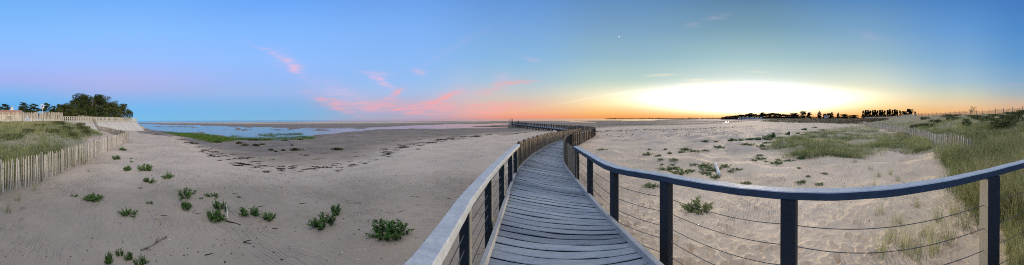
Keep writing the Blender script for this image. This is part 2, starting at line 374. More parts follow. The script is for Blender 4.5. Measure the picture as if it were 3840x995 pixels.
# ------------------------------------------------------------------ ground sheet
def make_ground():
    u_a, u_b = -45, 2625
    n1 = 1500
    th = np.concatenate([np.linspace(th_of(u_a), th_of(u_b), n1), np.linspace(th_of(u_b), th_of(u_a) + 2*PI, 60)[1:-1]])
    r = [.05, .6, 1.2, 1.8, 2.3]
    while r[-1] < 2600:
        d = r[-1]; r.append(d + min(max(.017, d*d/650), .0125 * d))
    r = np.array(r); nt, nr = len(th), len(r)
    R, T = np.meshgrid(r, th, indexing='ij')
    X = (R * np.sin(T)).ravel(); Y = (R * np.cos(T)).ravel()
    Z = H(X, Y)
    Zs = Z.copy()
    # footprints pressed into the soft sand
    g = np.random.default_rng(11)
    Zg = Z.reshape(nr, nt)
    def dent(x, y, a, L, Wd, dep):
        d = math.hypot(x, y)
        if d < 2.4 or d > 26: return
        t = math.atan2(x, y)
        i0, i1 = np.searchsorted(r, d - .4), np.searchsorted(r, d + .4)
        w = .4 / d
        j0, j1 = np.searchsorted(th[:n1], t - w), np.searchsorted(th[:n1], t + w)
        if j1 - j0 < 2 or i1 - i0 < 1: return
        xx = R[i0:i1, j0:j1] * np.sin(T[i0:i1, j0:j1]) - x; yy = R[i0:i1, j0:j1] * np.cos(T[i0:i1, j0:j1]) - y
        p = (xx * math.cos(a) + yy * math.sin(a)) / L; q = (-xx * math.sin(a) + yy * math.cos(a)) / Wd
        rr = p*p + q*q
        Zg[i0:i1, j0:j1] += -dep * np.exp(-rr**1.6) + dep * .42 * np.exp(-((np.sqrt(rr) - 1.45) / .35)**2)
    for k in range(46):            # tracks
        u = g.uniform(1480, 2430); d = g.uniform(3.0, 17) 
        p = P(u, d); a = g.uniform(0, 2*PI); 
        for s in range(int(g.integers(5, 16))):
            sd = .11 * (1 if s % 2 else -1)
            dent(p.x - sd * math.sin(a), p.y + sd * math.cos(a), a + g.normal(0, .15), g.uniform(.095,.12), g.uniform(.045,.06), g.uniform(.03,.055))
            p = p + Vector((math.cos(a), math.sin(a), 0)) * g.uniform(.55, .72); a += g.normal(0, .08)
    for k in range(1100):
        u = g.uniform(1470, 2420); d = 3.0 + 12 * g.random()**1.5; p = P(u, d)
        dent(p.x, p.y, g.uniform(0, PI), g.uniform(.05,.12), g.uniform(.035,.08), g.uniform(.015,.045))
    for k in range(520):           # fainter ones across the bay side
        u = g.uniform(380, 1330); v = g.normal(455, 16) if g.random() < .6 else g.uniform(430, 560)
        d = ray_d(u, max(v, 425)); p = P(u, d)
        dent(p.x, p.y, g.uniform(0, PI), g.uniform(.06,.12), g.uniform(.04,.08), g.uniform(.012,.034))
    Z = Zg.ravel()
    V = np.stack([X, Y, Z], 1)
    ii = np.arange(nr - 1)[:, None] * nt; jj = np.arange(nt)[None]; j2 = (np.arange(nt) + 1) % nt
    a = (ii + jj); b = (ii + j2[None]); c = b + nt; e = a + nt
    Q = np.stack([a, e, c, b], -1).reshape(-1, 4)
    # material masks in world space
    U = np.arctan2(X, Y) * F + U0; D = np.hypot(X, Y)
    wet = sstep(-.25, -.68, Zs + .34 * sstep(130, 190, D)) * .92 + sstep(ZW + .10, ZW + .01, Zs) * .3
    wet = np.clip(wet + .18 * fbm(X * .08, Y * .3, 3) * sstep(-.25, -.6, Zs), 0, 1)
    wet = np.where(U > 345, wet, 0)
    wet = np.maximum(wet, sstep(1440, 1500, U) * sstep(58, 92, D + 14*fbm(X*.03, Y*.03, 2)) * sstep(1960, 1860, U) * sstep(.0, -.5, Zs) * .97)
    grass = dune_mask(X, Y, U, D, Zs)
    alg = np.zeros(len(X)); f = np.where((D > 20) & (D < 170) & (U > 330) & (U < 1330))[0]
    for pl in ALGAE:
        alg[f] = np.maximum(alg[f], sstep(4, -5, region(X[f], Y[f], pl, -1.05) + 5 * fbm(X[f]*.3, Y[f]*.3, 2)))
    dirt = np.zeros(len(X)); f = np.where((U > 1150) & (U < 1420) & (D > 40) & (D < 160))[0]
    dirt[f] = sstep(2, -8, region(X[f], Y[f], [(1200,319.5),(1240,314.5),(1300,313.5),(1440,322),(1440,327),(1330,326),(1240,323)], -1.0) + 8 * fbm(X[f]*.15, Y[f]*.15, 3))
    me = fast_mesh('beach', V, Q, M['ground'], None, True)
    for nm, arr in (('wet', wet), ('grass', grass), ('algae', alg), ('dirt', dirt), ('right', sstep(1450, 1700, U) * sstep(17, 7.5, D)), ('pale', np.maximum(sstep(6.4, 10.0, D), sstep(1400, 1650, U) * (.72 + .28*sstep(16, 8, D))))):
        at = me.attributes.new(nm, 'FLOAT', 'POINT'); at.data.foreach_set('value', arr.astype('f'))
    tag(link('beach', me), kind='structure')
ALGAE = [[(405,331),(430,331.5),(500,336),(540,340),(575,346),(600,352),(592,356),(541,361),(500,357),(465,350),(437,342)],
         [(560,346),(585,341.5),(640,344),(700,344),(770,341),(790,344),(784,350),(720,352),(660,353),(605,354)],
         [(650,337),(700,335.5),(755,334),(760,338),(700,339.5),(655,340)]]
def dune_mask(X, Y, U, D, Z, slope_only=False):
    n = fbm(X * .18, Y * .18, 3); n2 = fbm(X * .06 + 31, Y * .06, 2)
    fl = np.interp(U, [-250,0,76.8,139.6,209,244,279,322], [5.8,6.8,7.7,9.0,11.7,14,17.4,24.6])
    left = np.maximum(sstep(300, 215, U) * sstep(.25, .55, Z + .15 * n), sstep(228, 196, U)) * sstep(.1, .7, D - fl)
    fd = np.interp(U, [2100,2184,2237,2272,2304,2325,2344,2390,2440,2640], [95,62,40,30,24,20.5,17.5,14.8,12.6,9])
    right = sstep(2120, 2190, U) * sstep(-.5, 1.5, D - fd) * sstep(-.25, .25, Z + .5 * n)
    mid = sstep(4, -8, poly_sd(U, 60*np.log(np.maximum(2.3*F/np.maximum(D,.5),.3)), to_us(MARRAM_MID)) + 16 * n)
    fard = sstep(1905, 1945, U) * sstep(80, 105, D) * sstep(.15, .55, Z + .25 * n)
    return np.clip(np.maximum.reduce([left, right] + ([] if slope_only else [mid * .6, fard])), 0, 1)
MARRAM_MID = [(1930,376),(1960,358),(2010,341),(2060,328),(2120,318),(2184,318),(2230,333),(2290,352),(2335,372),(2360,392),(2330,402),(2250,398),(2130,397),(2010,390)]

def mat_ground():
    m, nt, b = new_mat('beach_sand', .9, .15)
    pos = nt.n('ShaderNodeNewGeometry').outputs['Position']
    wet = nt.attr('wet'); gr = nt.attr('grass'); al = nt.attr('algae'); dt = nt.attr('dirt'); rt = nt.attr('right')
    n1 = nt.noise(pos, .35, 4, .6); n2 = nt.noise(pos, 3.5, 4, .65); n3 = nt.noise(pos, 45., 3, .7)
    pl = nt.attr('pale')
    dry = nt.mix(nt.mr(n1, .3, .7), nt.mix(pl, (.425,.352,.274), (.620,.510,.402)), nt.mix(pl, (.345,.288,.226), (.515,.422,.330)))  # tone of the light put into the sand colour: near bay sand darker
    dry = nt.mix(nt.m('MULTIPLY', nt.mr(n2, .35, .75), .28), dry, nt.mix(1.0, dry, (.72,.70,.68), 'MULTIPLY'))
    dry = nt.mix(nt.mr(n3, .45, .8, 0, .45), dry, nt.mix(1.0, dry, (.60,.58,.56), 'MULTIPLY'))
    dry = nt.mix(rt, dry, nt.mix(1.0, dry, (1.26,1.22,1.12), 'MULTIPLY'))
    wetc = nt.mix(nt.mr(n1, .3, .7), (.235,.183,.140), (.160,.130,.105))
    col = nt.mix(wet, dry, wetc)
    lit = nt.mix(nt.mr(n2, .35, .65), (.14,.14,.065), (.34,.30,.20))
    col = nt.mix(nt.m('MULTIPLY', gr, nt.mr(n2, .25, .55, .45, .95)), col, lit)
    col = nt.mix(dt, col, (.06,.06,.038))
    col = nt.mix(al, col, nt.mix(nt.mr(n2, .3, .7), (.03,.065,.012), (.08,.125,.022)))
    nt.l(col, b.inputs['Base Color'])
    nt.l(nt.mr(wet, .6, 1.0, .92, .68, False), b.inputs['Roughness'])
    # wind ripples fading in and out in patches, plus fine grain
    w = nt.n('ShaderNodeTexWave', wave_type='BANDS', bands_direction='X', wave_profile='SIN')
    nt.l(nt.mapping(pos, (1,1,0), (0,0,1.05)), w.inputs['Vector'])
    w.inputs['Scale'].default_value = 2.1; w.inputs['Distortion'].default_value = 7.5; w.inputs['Detail'].default_value = 2.
    w.inputs['Detail Scale'].default_value = .8
    patch = nt.m('MULTIPLY', nt.mr(nt.noise(pos, .5, 2), .38, .68), nt.m('SUBTRACT', 1., gr))
    rip = nt.m('MULTIPLY', w.outputs['Fac'], patch)
    h = nt.m('ADD', nt.m('MULTIPLY', rip, .75), nt.m('ADD', nt.m('MULTIPLY', n2, 1.0), nt.m('MULTIPLY', n3, .12)))
    nt.l(nt.bump(h, 1.0, .055), b.inputs['Normal'])
    return m
M['ground'] = mat_ground()

def make_water():
    m, nt, b = new_mat('shallow_sea_water', .12, .5)
    pos = nt.n('ShaderNodeNewGeometry').outputs['Position']
    col = nt.mix(nt.mr(nt.noise(nt.mapping(pos, (.02,.07,1)), 1., 3), .35, .7), (.10,.125,.15), (.05,.075,.10))
    nt.l(col, b.inputs['Base Color'])
    b.inputs['IOR'].default_value = 1.33
    n = nt.noise(nt.mapping(pos, (.9,2.0,1)), 1.2, 3, .6)
    far = nt.noise(nt.mapping(pos, (.05,.2,1)), 1.0, 3, .6)
    nt.l(nt.bump(nt.m('ADD', nt.m('MULTIPLY', n, .25), nt.m('MULTIPLY', far, 1.2)), .7, .32), b.inputs['Normal'])
    th = np.linspace(-PI, PI, 361)[:-1]; rr = np.array([0.5, 15, 60, 200, 600, 2000, 8000, 26000.])
    V = [(a*math.sin(t), a*math.cos(t), ZW) for a in rr for t in th]; n_ = len(th)
    Q = [(i*n_+j, (i+1)*n_+j, (i+1)*n_+(j+1)%n_, i*n_+(j+1)%n_) for i in range(len(rr)-1) for j in range(n_)]
    tag(link('sea_water', fast_mesh('sea_water', V, Q, m)), kind='structure')
make_ground(); make_water()

# ------------------------------------------------------------------ boardwalk
def cr(pts, n):
    """Catmull-Rom resampled polyline"""
    P_ = [np.array(p, float) for p in pts]; P_ = [2*P_[0]-P_[1]] + P_ + [2*P_[-1]-P_[-2]]
    out = []
    for i in range(1, len(P_) - 2):
        for k in range(n):
            t = k / n; a, b, c, d = P_[i-1:i+3]
            out.append(.5*((2*b) + (-a+c)*t + (2*a-5*b+4*c-d)*t*t + (-a+3*b-3*c+d)*t**3))
    out.append(P_[-2]); return np.array(out)
def resample(pl, step=None, n=None):
    seg = np.linalg.norm(np.diff(pl, axis=0), axis=1); s = np.concatenate([[0], np.cumsum(seg)])
    if n is None: n = max(2, int(s[-1] / step) + 1)
    q = np.linspace(0, s[-1], n)
    return np.stack([np.interp(q, s, pl[:, k]) for k in range(pl.shape[1])], 1)
def zdeck(y): return .6 - .023 * max(0., min(y, 29.) - 6.) 
Lp = [(-.95,-3.5),(-.82,-1),(-.76,1),(-.79,2.4),(-1.0,4.7),(-1.16,6.9),(-1.12,8.9),(-.95,10.9),(-.5,14.0),(.1,17.0),(.98,20),(2.4,24.5),(3.75,29.0),(4.5,32.3),(4.6,35.3),(3.9,38.4)]
Rp = [(1.95,-3.5),(1.66,-1),(1.30,1),(1.12,2.3),(.85,4.0),(.62,5.8),(.46,7.4),(.42,9.2),(.78,12.2),(1.5,16.2),(2.6,19.7),(4.15,24.0),(5.55,28.4),(6.35,32.3),(6.45,36.0),(5.6,39.1)]
Lc, Rc = cr(Lp, 12), cr(Rp, 12)
bw = empty('boardwalk', (0, 2, 0)); tag(bw, 'grey timber boardwalk curving over the sand with cable railings and brown paling screens', 'boardwalk')
def child(mb, name, mat, parent, smooth=False):
    o = mb.build(name, mat, parent, smooth)
    w = Vector((0,0,0)); p = parent
    while p is not None: w += p.location; p = p.parent
    o.matrix_parent_inverse = Matrix.Translation(-w); return o
def frame_pts(i):
    return Vector((Lc[i][0], Lc[i][1], 0)), Vector((Rc[i][0], Rc[i][1], 0))
# planks, laid one by one across the path
seg = np.linalg.norm(np.diff((Lc + Rc) / 2, axis=0), axis=1); S = np.concatenate([[0], np.cumsum(seg)])
def edge_at(s):
    return (Vector((np.interp(s, S, Lc[:,0]), np.interp(s, S, Lc[:,1]), 0)), Vector((np.interp(s, S, Rc[:,0]), np.interp(s, S, Rc[:,1]), 0)))
mb = MB(); s = 0.02; pw = .150
while s < S[-1] - pw:
    a0, b0 = edge_at(s); a1, b1 = edge_at(s + pw - .019)
    e0, e1 = random.uniform(-.02,.02), random.uniform(-.02,.02)
    zt = [zdeck(q.y) + random.uniform(-.007,.005) for q in (a0, b0, b1, a1)]
    ext0 = (a0 - b0).normalized(); ext1 = (a1 - b1).normalized()
    top = [a0 + ext0*e0, b0 - ext0*e1, b1 - ext1*e1, a1 + ext1*e0]
    jit = [random.uniform(-.006,.006) for _ in range(4)]
    fwd = (a1 - a0).normalized(); vs = []
    # each board is split along its length so that it can bow a little
    nseg = 6; bow = [random.gauss(0,.003) for _ in range(nseg+1)]; wav = [random.gauss(0,.0035) for _ in range(nseg+1)]
    for k in range(nseg+1):
        t = k / nseg
        p0 = top[0].lerp(top[1], t) + fwd*(jit[0]+wav[k]); p1 = top[3].lerp(top[2], t) + fwd*(jit[1]+wav[k])
        z0 = zt[0]*(1-t)+zt[1]*t + bow[k]; z1 = zt[3]*(1-t)+zt[2]*t + bow[k]
        c = .006
        vs += [Vector((p0.x,p0.y,z0-.04)), Vector((p0.x,p0.y,z0-c)), Vector((p0.x,p0.y,z0))+fwd*c, Vector((p1.x,p1.y,z1))-fwd*c, Vector((p1.x,p1.y,z1-c)), Vector((p1.x,p1.y,z1-.04))]
    fs = []
    for k in range(nseg):
        for j in range(6):
            q = (j+1) % 6; fs.append((k*6+j, (k+1)*6+j, (k+1)*6+q, k*6+q))
    fs += [(0,1,2,3,4,5), tuple(nseg*6+j for j in (5,4,3,2,1,0))]
    mb.add(vs, fs, min(max(random.gauss(.5,.26),0),1)); s += pw * random.uniform(.96,1.04)
child(mb, 'deck', M['deck'], bw)
for pl, sg in ((Lc, 1), (Rc, -1)):          # edge kerbs
    mbk = MB(); secs = []
    for i in range(0, len(pl), 2):
        p = Vector((*pl[i], 0)); t = Vector((*(pl[min(i+1,len(pl)-1)] - pl[max(i-1,0)]), 0)).normalized()
        r = t.cross(Vector((0,0,1))); p = p - r * .02 * sg; p.z = zdeck(p.y) + .035
        secs.append((p, r, Vector((0,0,1))))
    mbk.loft(secs, .07, .10, .55, .008); child(mbk, 'kerb', M['kerb'], bw)
    mbk = MB(); mbk.loft([(p - Vector((0,0,.16)) + r*.01*sg, r, n) for (p, r, n) in secs], .09, .19, .4)
    child(mbk, 'edge_beam', M['dark'], bw)
for sg in (0, 1):                           # stub supports under the edges, down into the sand
    for k in range(1, 20):
        e = edge_at(k * 2.1)[sg]; z0 = zdeck(e.y) - .21; g = hz(e.x, e.y)
        if z0 - g < .03: continue
        q = edge_at(k * 2.1)[1 - sg]; e = e.lerp(q, .05)
        m_ = MB(); m_.box((e.x, e.y, (z0 + g - .3) / 2), (.06,0,0), (0,.06,0), (0,0,(z0 - g + .3) / 2), .4); child(m_, 'support_stub', M['dark'], bw)
# near railings: posts (u, d, rail height above datum) surveyed one by one
LPOST = [Vector((-.92,2.08,0)), Vector((-1.035,3.28,0)), Vector((-1.10,4.44,0)), Vector((-1.145,5.56,0)), Vector((-1.175,6.5,0))]
RPOST = [P(1450, 6.0), P(1483, 4.75), P(1544, 3.62), P(1675, 3.16), P(1985, 2.47), P(2489, 3.02), P(2680, 4.6)]
RZ = [1.55, 1.55, 1.54, 1.505, 1.52, 1.64, 1.74]
LZ = 1.5
def post(mb, p, z0, z1, dirv, w=.125, tint=.4):
    t = Vector((dirv[0], dirv[1], 0)).normalized(); r = t.cross(Vector((0,0,1)))
    mb.loft([(Vector((p.x,p.y,z0)), t, r), (Vector((p.x,p.y,z1)), t, r)], w, w, tint, .008)
lline = cr([(-.70,.40,LZ),(-.735,.95,LZ),(-.77,1.2,LZ),(-.855,1.7,LZ),(-.935,2.2,LZ),(-1.035,3.28,LZ),(-1.10,4.44,LZ),(-1.145,5.56,LZ),(-1.185,7.0,LZ)], 8)
rline = cr([(.66,6.1,1.55)] + [(p.x, p.y, z) for p, z in zip(RPOST, RZ)], 14)
def rail_piece(pl, i0, i1, w=.155, h=.095, nm='handrail', mt='rail'):
    secs = []
    for i in range(i0, i1 + 1):
        t = Vector(pl[min(i+1, len(pl)-1)] - pl[max(i-1, 0)]).normalized()
        r = t.cross(Vector((0,0,1))).normalized(); n = r.cross(t)
        wob = .004 * math.sin(i * 1.7) 
        secs.append((Vector(pl[i]) - Vector((0,0,h/2)) + n*wob*.5, r, n))
    if i0 > 0: secs[0] = (secs[0][0].lerp(secs[1][0], .02), secs[0][1], secs[0][2])
    m = MB(); m.loft(secs, w, h, random.uniform(.45,.65), .009); child(m, nm, M[mt], bw)
j = next(k for k in range(len(lline)) if lline[k][1] > 2.2)
rail_piece(lline, 0, j); rail_piece(lline, j, len(lline)-1)
jd = 14*4; jf = 14*6
rail_piece(rline, 0, jd, mt='railshade'); rail_piece(rline, jd, jf, mt='railshade'); rail_piece(rline, jf, len(rline)-1, mt='railshade')
def nearest_dir(pl, p):
    k = int(np.argmin(np.hypot(pl[:,0]-p.x, pl[:,1]-p.y))); k = min(max(k,1), len(pl)-2)
    return pl[k+1] - pl[k-1]
for p in LPOST:
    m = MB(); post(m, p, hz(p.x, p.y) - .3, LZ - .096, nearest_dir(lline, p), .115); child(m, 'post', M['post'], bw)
for i, (p, z) in enumerate(zip(RPOST, RZ)):
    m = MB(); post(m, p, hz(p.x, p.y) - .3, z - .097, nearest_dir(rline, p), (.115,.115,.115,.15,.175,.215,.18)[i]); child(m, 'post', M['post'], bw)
def cable(pts, sag=.006, r=.0055):
    pts = [Vector(p) for p in pts]; q = []
    for a, b in zip(pts[:-1], pts[1:]):
        for k in range(6):
            t = k/6; p = a.lerp(b, t); p.z -= 4*sag*t*(1-t); q.append(p)
    q.append(pts[-1]); m = MB(); m.tube(q, r, 6, .5); child(m, 'cable', M['cable'], bw, True)
for k in range(5):
    z = 1.30 - .165*k
    first = Vector((-.76, 1.1, z))
    cable([first] + [(p.x, p.y, z) for p in LPOST] + [(-1.19, 6.95, z)], .004, .0055)
RC = [[1.22,1.03,.85,.68,.5],[1.22,1.02,.83,.65,.46],[1.21,1.0,.80,.60,.42],[1.167,.95,.726,.54,.315],[1.11,.866,.62,.38,.14],[1.156,.827,.516,.2,-.05],[1.2,.85,.5,.2,-.05]]
for k in range(5):
    cable([(p.x, p.y, RC[i][k]) for i, p in enumerate(RPOST)], .02, .0048)
    # small end fittings where the cable passes the big post
m = MB()
def slats(mb, pl, h0, h1, w=(.04,.06), gap=.004, thick=.012, tilt=.02, zbase=None, jit=.05, pointed=True, drop=0.0, skip=0.0, seed=1, tint=(.5,.22)):
    """split-chestnut pales along a line; every pale is its own little bent board"""
    g = random.Random(seed); L = np.concatenate([[0], np.cumsum(np.linalg.norm(np.diff(pl[:, :2], axis=0), axis=1))]); s = 0.0
    while s < L[-1]:
        ww = g.uniform(*w)
        x, y = np.interp(s, L, pl[:,0]), np.interp(s, L, pl[:,1])
        k = min(max(int(np.searchsorted(L, s)), 1), len(L)-1)
        t = Vector((pl[k][0]-pl[k-1][0], pl[k][1]-pl[k-1][1], 0)).normalized(); n = t.cross(Vector((0,0,1)))
        s += ww + (gap if not hasattr(gap, '__len__') else g.uniform(*gap))
        if g.random() < skip: continue
        zb = zbase(x, y) if zbase else float(np.interp(s, L, pl[:,2])) if pl.shape[1] > 2 else 0
        hh = g.uniform(h0, h1); a = g.gauss(0, tilt); o = g.gauss(0, .008); lean = g.gauss(0, tilt*.7)
        base = Vector((x, y, zb)) + n*o; up = (Vector((0,0,1)) + t*a + n*lean).normalized()
        bend = g.gauss(0, .008); rows = []
        for f, wf in ((0,.9),(.5,1.),(.93,.92),(1.,.45 if pointed else .85)):
            c = base + up*(hh*f) + t*(bend*math.sin(f*PI)); hw = ww/2*wf
            rows += [c - t*hw - n*thick/2, c + t*hw - n*thick/2, c + t*hw + n*thick/2, c - t*hw + n*thick/2]
        fs = []
        for i in range(3):
            for q in range(4): fs.append((i*4+q, i*4+(q+1)%4, (i+1)*4+(q+1)%4, (i+1)*4+q))
        fs += [(3,2,1,0),(12,13,14,15)]
        mb.add(rows, fs, min(max(g.gauss(*tint), 0), 1))
def cut(pl, y0, y1): return np.array([p for p in pl if y0 <= p[1] <= y1])
def offset(pl, d):
    t = np.gradient(pl, axis=0); t /= np.linalg.norm(t, axis=1)[:, None]
    return pl + np.stack([t[:,1], -t[:,0]], 1) * d
_q = np.array([-.381, .9245]); _n = np.array([.9245, .381]); _a = np.array([4.72, 38.9])
def on_pier(side): return np.array([_a + _n*.97*side + _q*k for k in (.8, 1.6, 2.4, 3.2)])
Ls = resample(np.concatenate([offset(cut(cr(Lp, 20), 6.9, 37.8), -.05), on_pier(-1)]), .1); Rs = resample(np.concatenate([offset(cut(cr(Rp, 20), 5.75, 38.2), .05), on_pier(1)]), .1)
for pl, sd in ((Ls, 5), (Rs, 6)):
    m = MB(); slats(m, pl, .88, .99, (.035,.065), (0,.006), .014, .012, lambda x, y: zdeck(y) - .03, seed=sd, tint=(.42,.24))
    child(m, 'paling_screen', M['screen'], bw)
for pl, sg in ((Ls, 1), (Rs, -1)):
    off = offset(pl, -.035 * sg); secs = []
    for i in range(0, len(off), 4):
        t = Vector((*np.gradient(off, axis=0)[i], 0)).normalized(); secs.append((Vector((*off[i], zdeck(off[i][1]) + .74)), t.cross(Vector((0,0,1))), Vector((0,0,1))))
    m = MB(); m.loft(secs, .04, .09, .6, .005); child(m, 'screen_rail', M['postlight'], bw)
    out = resample(offset(pl, -.10 * sg), 1.05)
    for p in out[1:]:
        q = Vector((p[0], p[1], 0)); m = MB(); post(m, q, min(hz(p[0], p[1]) - .1, zdeck(p[1]) - .3), zdeck(p[1]) + .92, (0,1), .08, .35); child(m, 'screen_post', M['dark'], bw)

# ------------------------------------------------------------------ pier over the mud
A = Vector((4.72, 38.9, .15)); B = Vector((-17.6, 93.0, .13)); pd = (B - A).normalized(); pn = pd.cross(Vector((0,0,1))).normalized(); PL = (B - A).length
pr = empty('pier', A); tag(pr, 'long narrow timber pier on dark piles over the mudflat beyond the boardwalk', 'pier')
m = MB()
for k in range(int(PL / .14)):
    c = A + pd * (k*.14 + .07); m.box(c + Vector((0,0,-.03 + random.uniform(-.004,.004))), pn*.9, pd*.062, (0,0,.025), min(max(random.gauss(.5,.2),0),1))
child(m, 'deck', M['pierlight'], pr)
for sg in (-1, 1):
    m = MB(); m.bar(A + pn*.88*sg + Vector((0,0,-.18)), B + pn*.88*sg + Vector((0,0,-.18)), .12, .22, .4); child(m, 'edge_beam', M['pier'], pr)
    m = MB(); m.bar(A + pn*.96*sg + Vector((0,0,.03)), B + pn*.96*sg + Vector((0,0,.03)), .05, .14, .6); child(m, 'kerb', M['pierlight'], pr)
    m = MB(); m.bar(A + pn*.95*sg + Vector((0,0,.62)), B + pn*.95*sg + Vector((0,0,.62)), .05, .09, .3); child(m, 'rail', M['pier'], pr)
    m = MB(); m.bar(A + pn*.95*sg + Vector((0,0,.36)), B + pn*.95*sg + Vector((0,0,.36)), .03, .05, .3); child(m, 'rail', M['pier'], pr)
    n = 38
    for k in range(n):
        c = A + pd * (PL * k / (n-1)) + pn*.93*sg; m = MB()
        m.box(c + Vector((0,0,.38)), pn*.055, pd*.055, (0,0,.5 + random.uniform(-.03,.03)), .3); child(m, 'railing_post', M['pier'], pr)
for k in range(19):
    c = A + pd * (PL * (k + .4) / 19); 
    m = MB(); m.bar(c - pn*1.15 + Vector((0,0,-.36)), c + pn*1.15 + Vector((0,0,-.36)), .16, .16, .4); child(m, 'cross_beam', M['pier'], pr)
    for sg in (-1, 1):
        q = c + pn*.85*sg; g = min(hz(q.x, q.y), -.5); m = MB()
        lean = Vector((random.uniform(-.05,.05), random.uniform(-.05,.05), 0))
        m.tube([Vector((q.x, q.y, -.3)), Vector((q.x, q.y, g - .5)) + lean], [.13, .14], 8, .3); child(m, 'pile', M['pier'], pr, True)
for k, (u, w) in enumerate(((1281.8, 'leftmost'), (1284.6, 'middle'), (1288.0, 'rightmost'))):
    p = P(u, 104); m = MB(); m.tube([(p.x, p.y, -1.6), (p.x + .03*k, p.y, .6), (p.x + .02, p.y, 2.35)], [.14,.13,.12], 8, .55)
    m.tube([(p.x+.02, p.y, 2.35), (p.x+.02, p.y, 2.42)], [.12,.05], 8, .7)
    tag(m.build('mooring_pole', M['dark'], None, True), w + ' of three tall slim poles standing off the far end of the pier', 'pole', 'tall poles off the pier end')

# person leaning at the pier rail, seen small
def make_person(loc, rz):
    r = empty('person', loc, rz); tag(r, 'small dark clothed person standing at the rail near the far pier end', 'person')
    J = {'pelvis':(0,0,.92),'waist':(0,.01,1.08),'chest':(0,.03,1.30),'neck':(0,.05,1.47),'headb':(0,.07,1.56),'headt':(0,.08,1.70),
         'hl':(.09,0,.88),'kl':(.10,.04,.49),'al':(.10,-.01,.09),'tl':(.11,.14,.03),'hr':(-.09,0,.88),'kr':(-.10,.02,.49),'ar':(-.11,-.02,.09),'tr':(-.12,.13,.03),
         'sl':(.18,.03,1.40),'el':(.24,.10,1.14),'wl':(.18,.33,1.02),'fl':(.15,.41,1.0),'sr':(-.18,.03,1.40),'er':(-.24,.10,1.14),'wr':(-.18,.33,1.02),'fr':(-.15,.41,1.0)}
    R = dict(pelvis=.14,waist=.125,chest=.15,neck=.055,headb=.085,headt=.085,hl=.09,kl=.06,al=.042,tl=.035,hr=.09,kr=.06,ar=.042,tr=.035,sl=.06,el=.045,wl=.033,fl=.035,sr=.06,er=.045,wr=.033,fr=.035)
    ed = [('pelvis','waist'),('waist','chest'),('chest','neck'),('neck','headb'),('headb','headt'),('pelvis','hl'),('hl','kl'),('kl','al'),('al','tl'),('pelvis','hr'),('hr','kr'),('kr','ar'),('ar','tr'),
          ('chest','sl'),('sl','el'),('el','wl'),('wl','fl'),('chest','sr'),('sr','er'),('er','wr'),('wr','fr')]
    ks = list(J); me = bpy.data.meshes.new('body'); me.from_pydata([J[k] for k in ks], [(ks.index(a), ks.index(b)) for a, b in ed], [])
    me.materials.append(M['cloth']); o = link('body', me, r)
    md = o.modifiers.new('skin', 'SKIN'); sv = me.skin_vertices[0].data
    for i, k in enumerate(ks): sv[i].radius = (R[k], R[k]); sv[i].use_root = (k == 'pelvis')
    o.modifiers.new('sub', 'SUBSURF').levels = 1; o.modifiers['sub'].render_levels = 2
    h = MB(); h.ball((0,.075,1.66), (.095,.105,.10), 10, 7, .3); h.build('hair', M['cloth'], r, True)
    f = MB(); f.ball((0,.125,1.60), (.07,.06,.09), 10, 7, .5); f.build('face', M['skin'], r, True)
pp = A + pd * (PL * .80) - pn * .45; make_person((pp.x, pp.y, pp.z - .004), math.atan2(-pn.y, -pn.x) - PI/2)

# information lectern behind the left screen
ip = P(1396.5, 25.0); ip.z = hz(ip.x, ip.y)
ir = empty('information_panel', ip); tag(ir, 'small white slanted information panel standing on the sand behind the left paling screen', 'information panel')
zt = zof(1397, 25.0, 333.0)
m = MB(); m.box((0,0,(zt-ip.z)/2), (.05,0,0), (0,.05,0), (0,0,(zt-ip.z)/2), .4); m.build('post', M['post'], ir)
m = MB(); m.box((0,0,zt-ip.z+.05), Vector((.28,.05,-.10)), Vector((-.02,.2,.12)), Vector((0,-.006,.012)), .6); m.build('board', M['white'], ir)

# ------------------------------------------------------------------ dune and beach fences
def ground_line(pl, step=.15):
    pl = resample(np.array([(p.x, p.y) for p in pl]), step); return np.column_stack([pl, H(pl[:,0], pl[:,1])])
def fence(label, pts, h, mat, w, gap, tilt, postgap, seed, posth=None, postw=.045, wires=(.25,.75), skip=0.02, tint=(.55,.22), zf=None, postmat='postlight'):
    gl = ground_line(pts) if zf is None else zf
    o = empty('paling_fence', Vector(gl[0])); tag(o, label, 'fence', 'split chestnut paling fences')
    m = MB(); slats(m, gl, h*.92, h*1.06, w, gap, .014, tilt, None, seed=seed, skip=skip, tint=tint)
    child(m, 'pales', M[mat], o)
    ln = resample(gl, postgap)
    for p in ln:
        q = Vector(p); m = MB(); t = random.gauss(0, .03)
        m.tube([q - Vector((0,0,.3)), q + Vector((t, t*.5, (posth or h*1.1)))], [postw, postw*.85], 8, random.uniform(.2,.6)); child(m, 'post', M[postmat], o, True)
    for f in wires:
        m = MB(); m.tube([Vector(p) + Vector((0,0,h*f)) for p in resample(gl, .6)], .006, 5, .5); child(m, 'wire', M['wire'], o)
    return o
f1 = [G(u, v) for (u, v) in FENCE1]
fence('bleached paling fence along the foot of the left dune, nearest the beach', f1, 1.05, 'paling', (.028,.044), (.026,.052), .035, 2.6, 21, 1.15, .04)
corner = f1[-1]
f2 = [corner, P(300, 32), P(275, 39), P(257, 43.5), P(247, 46.0)]
fence('low grey paling fence running from the corner back towards the sea wall', f2, .95, 'thinpale', (.03,.05), (.012,.03), .05, 3, 22, .95)
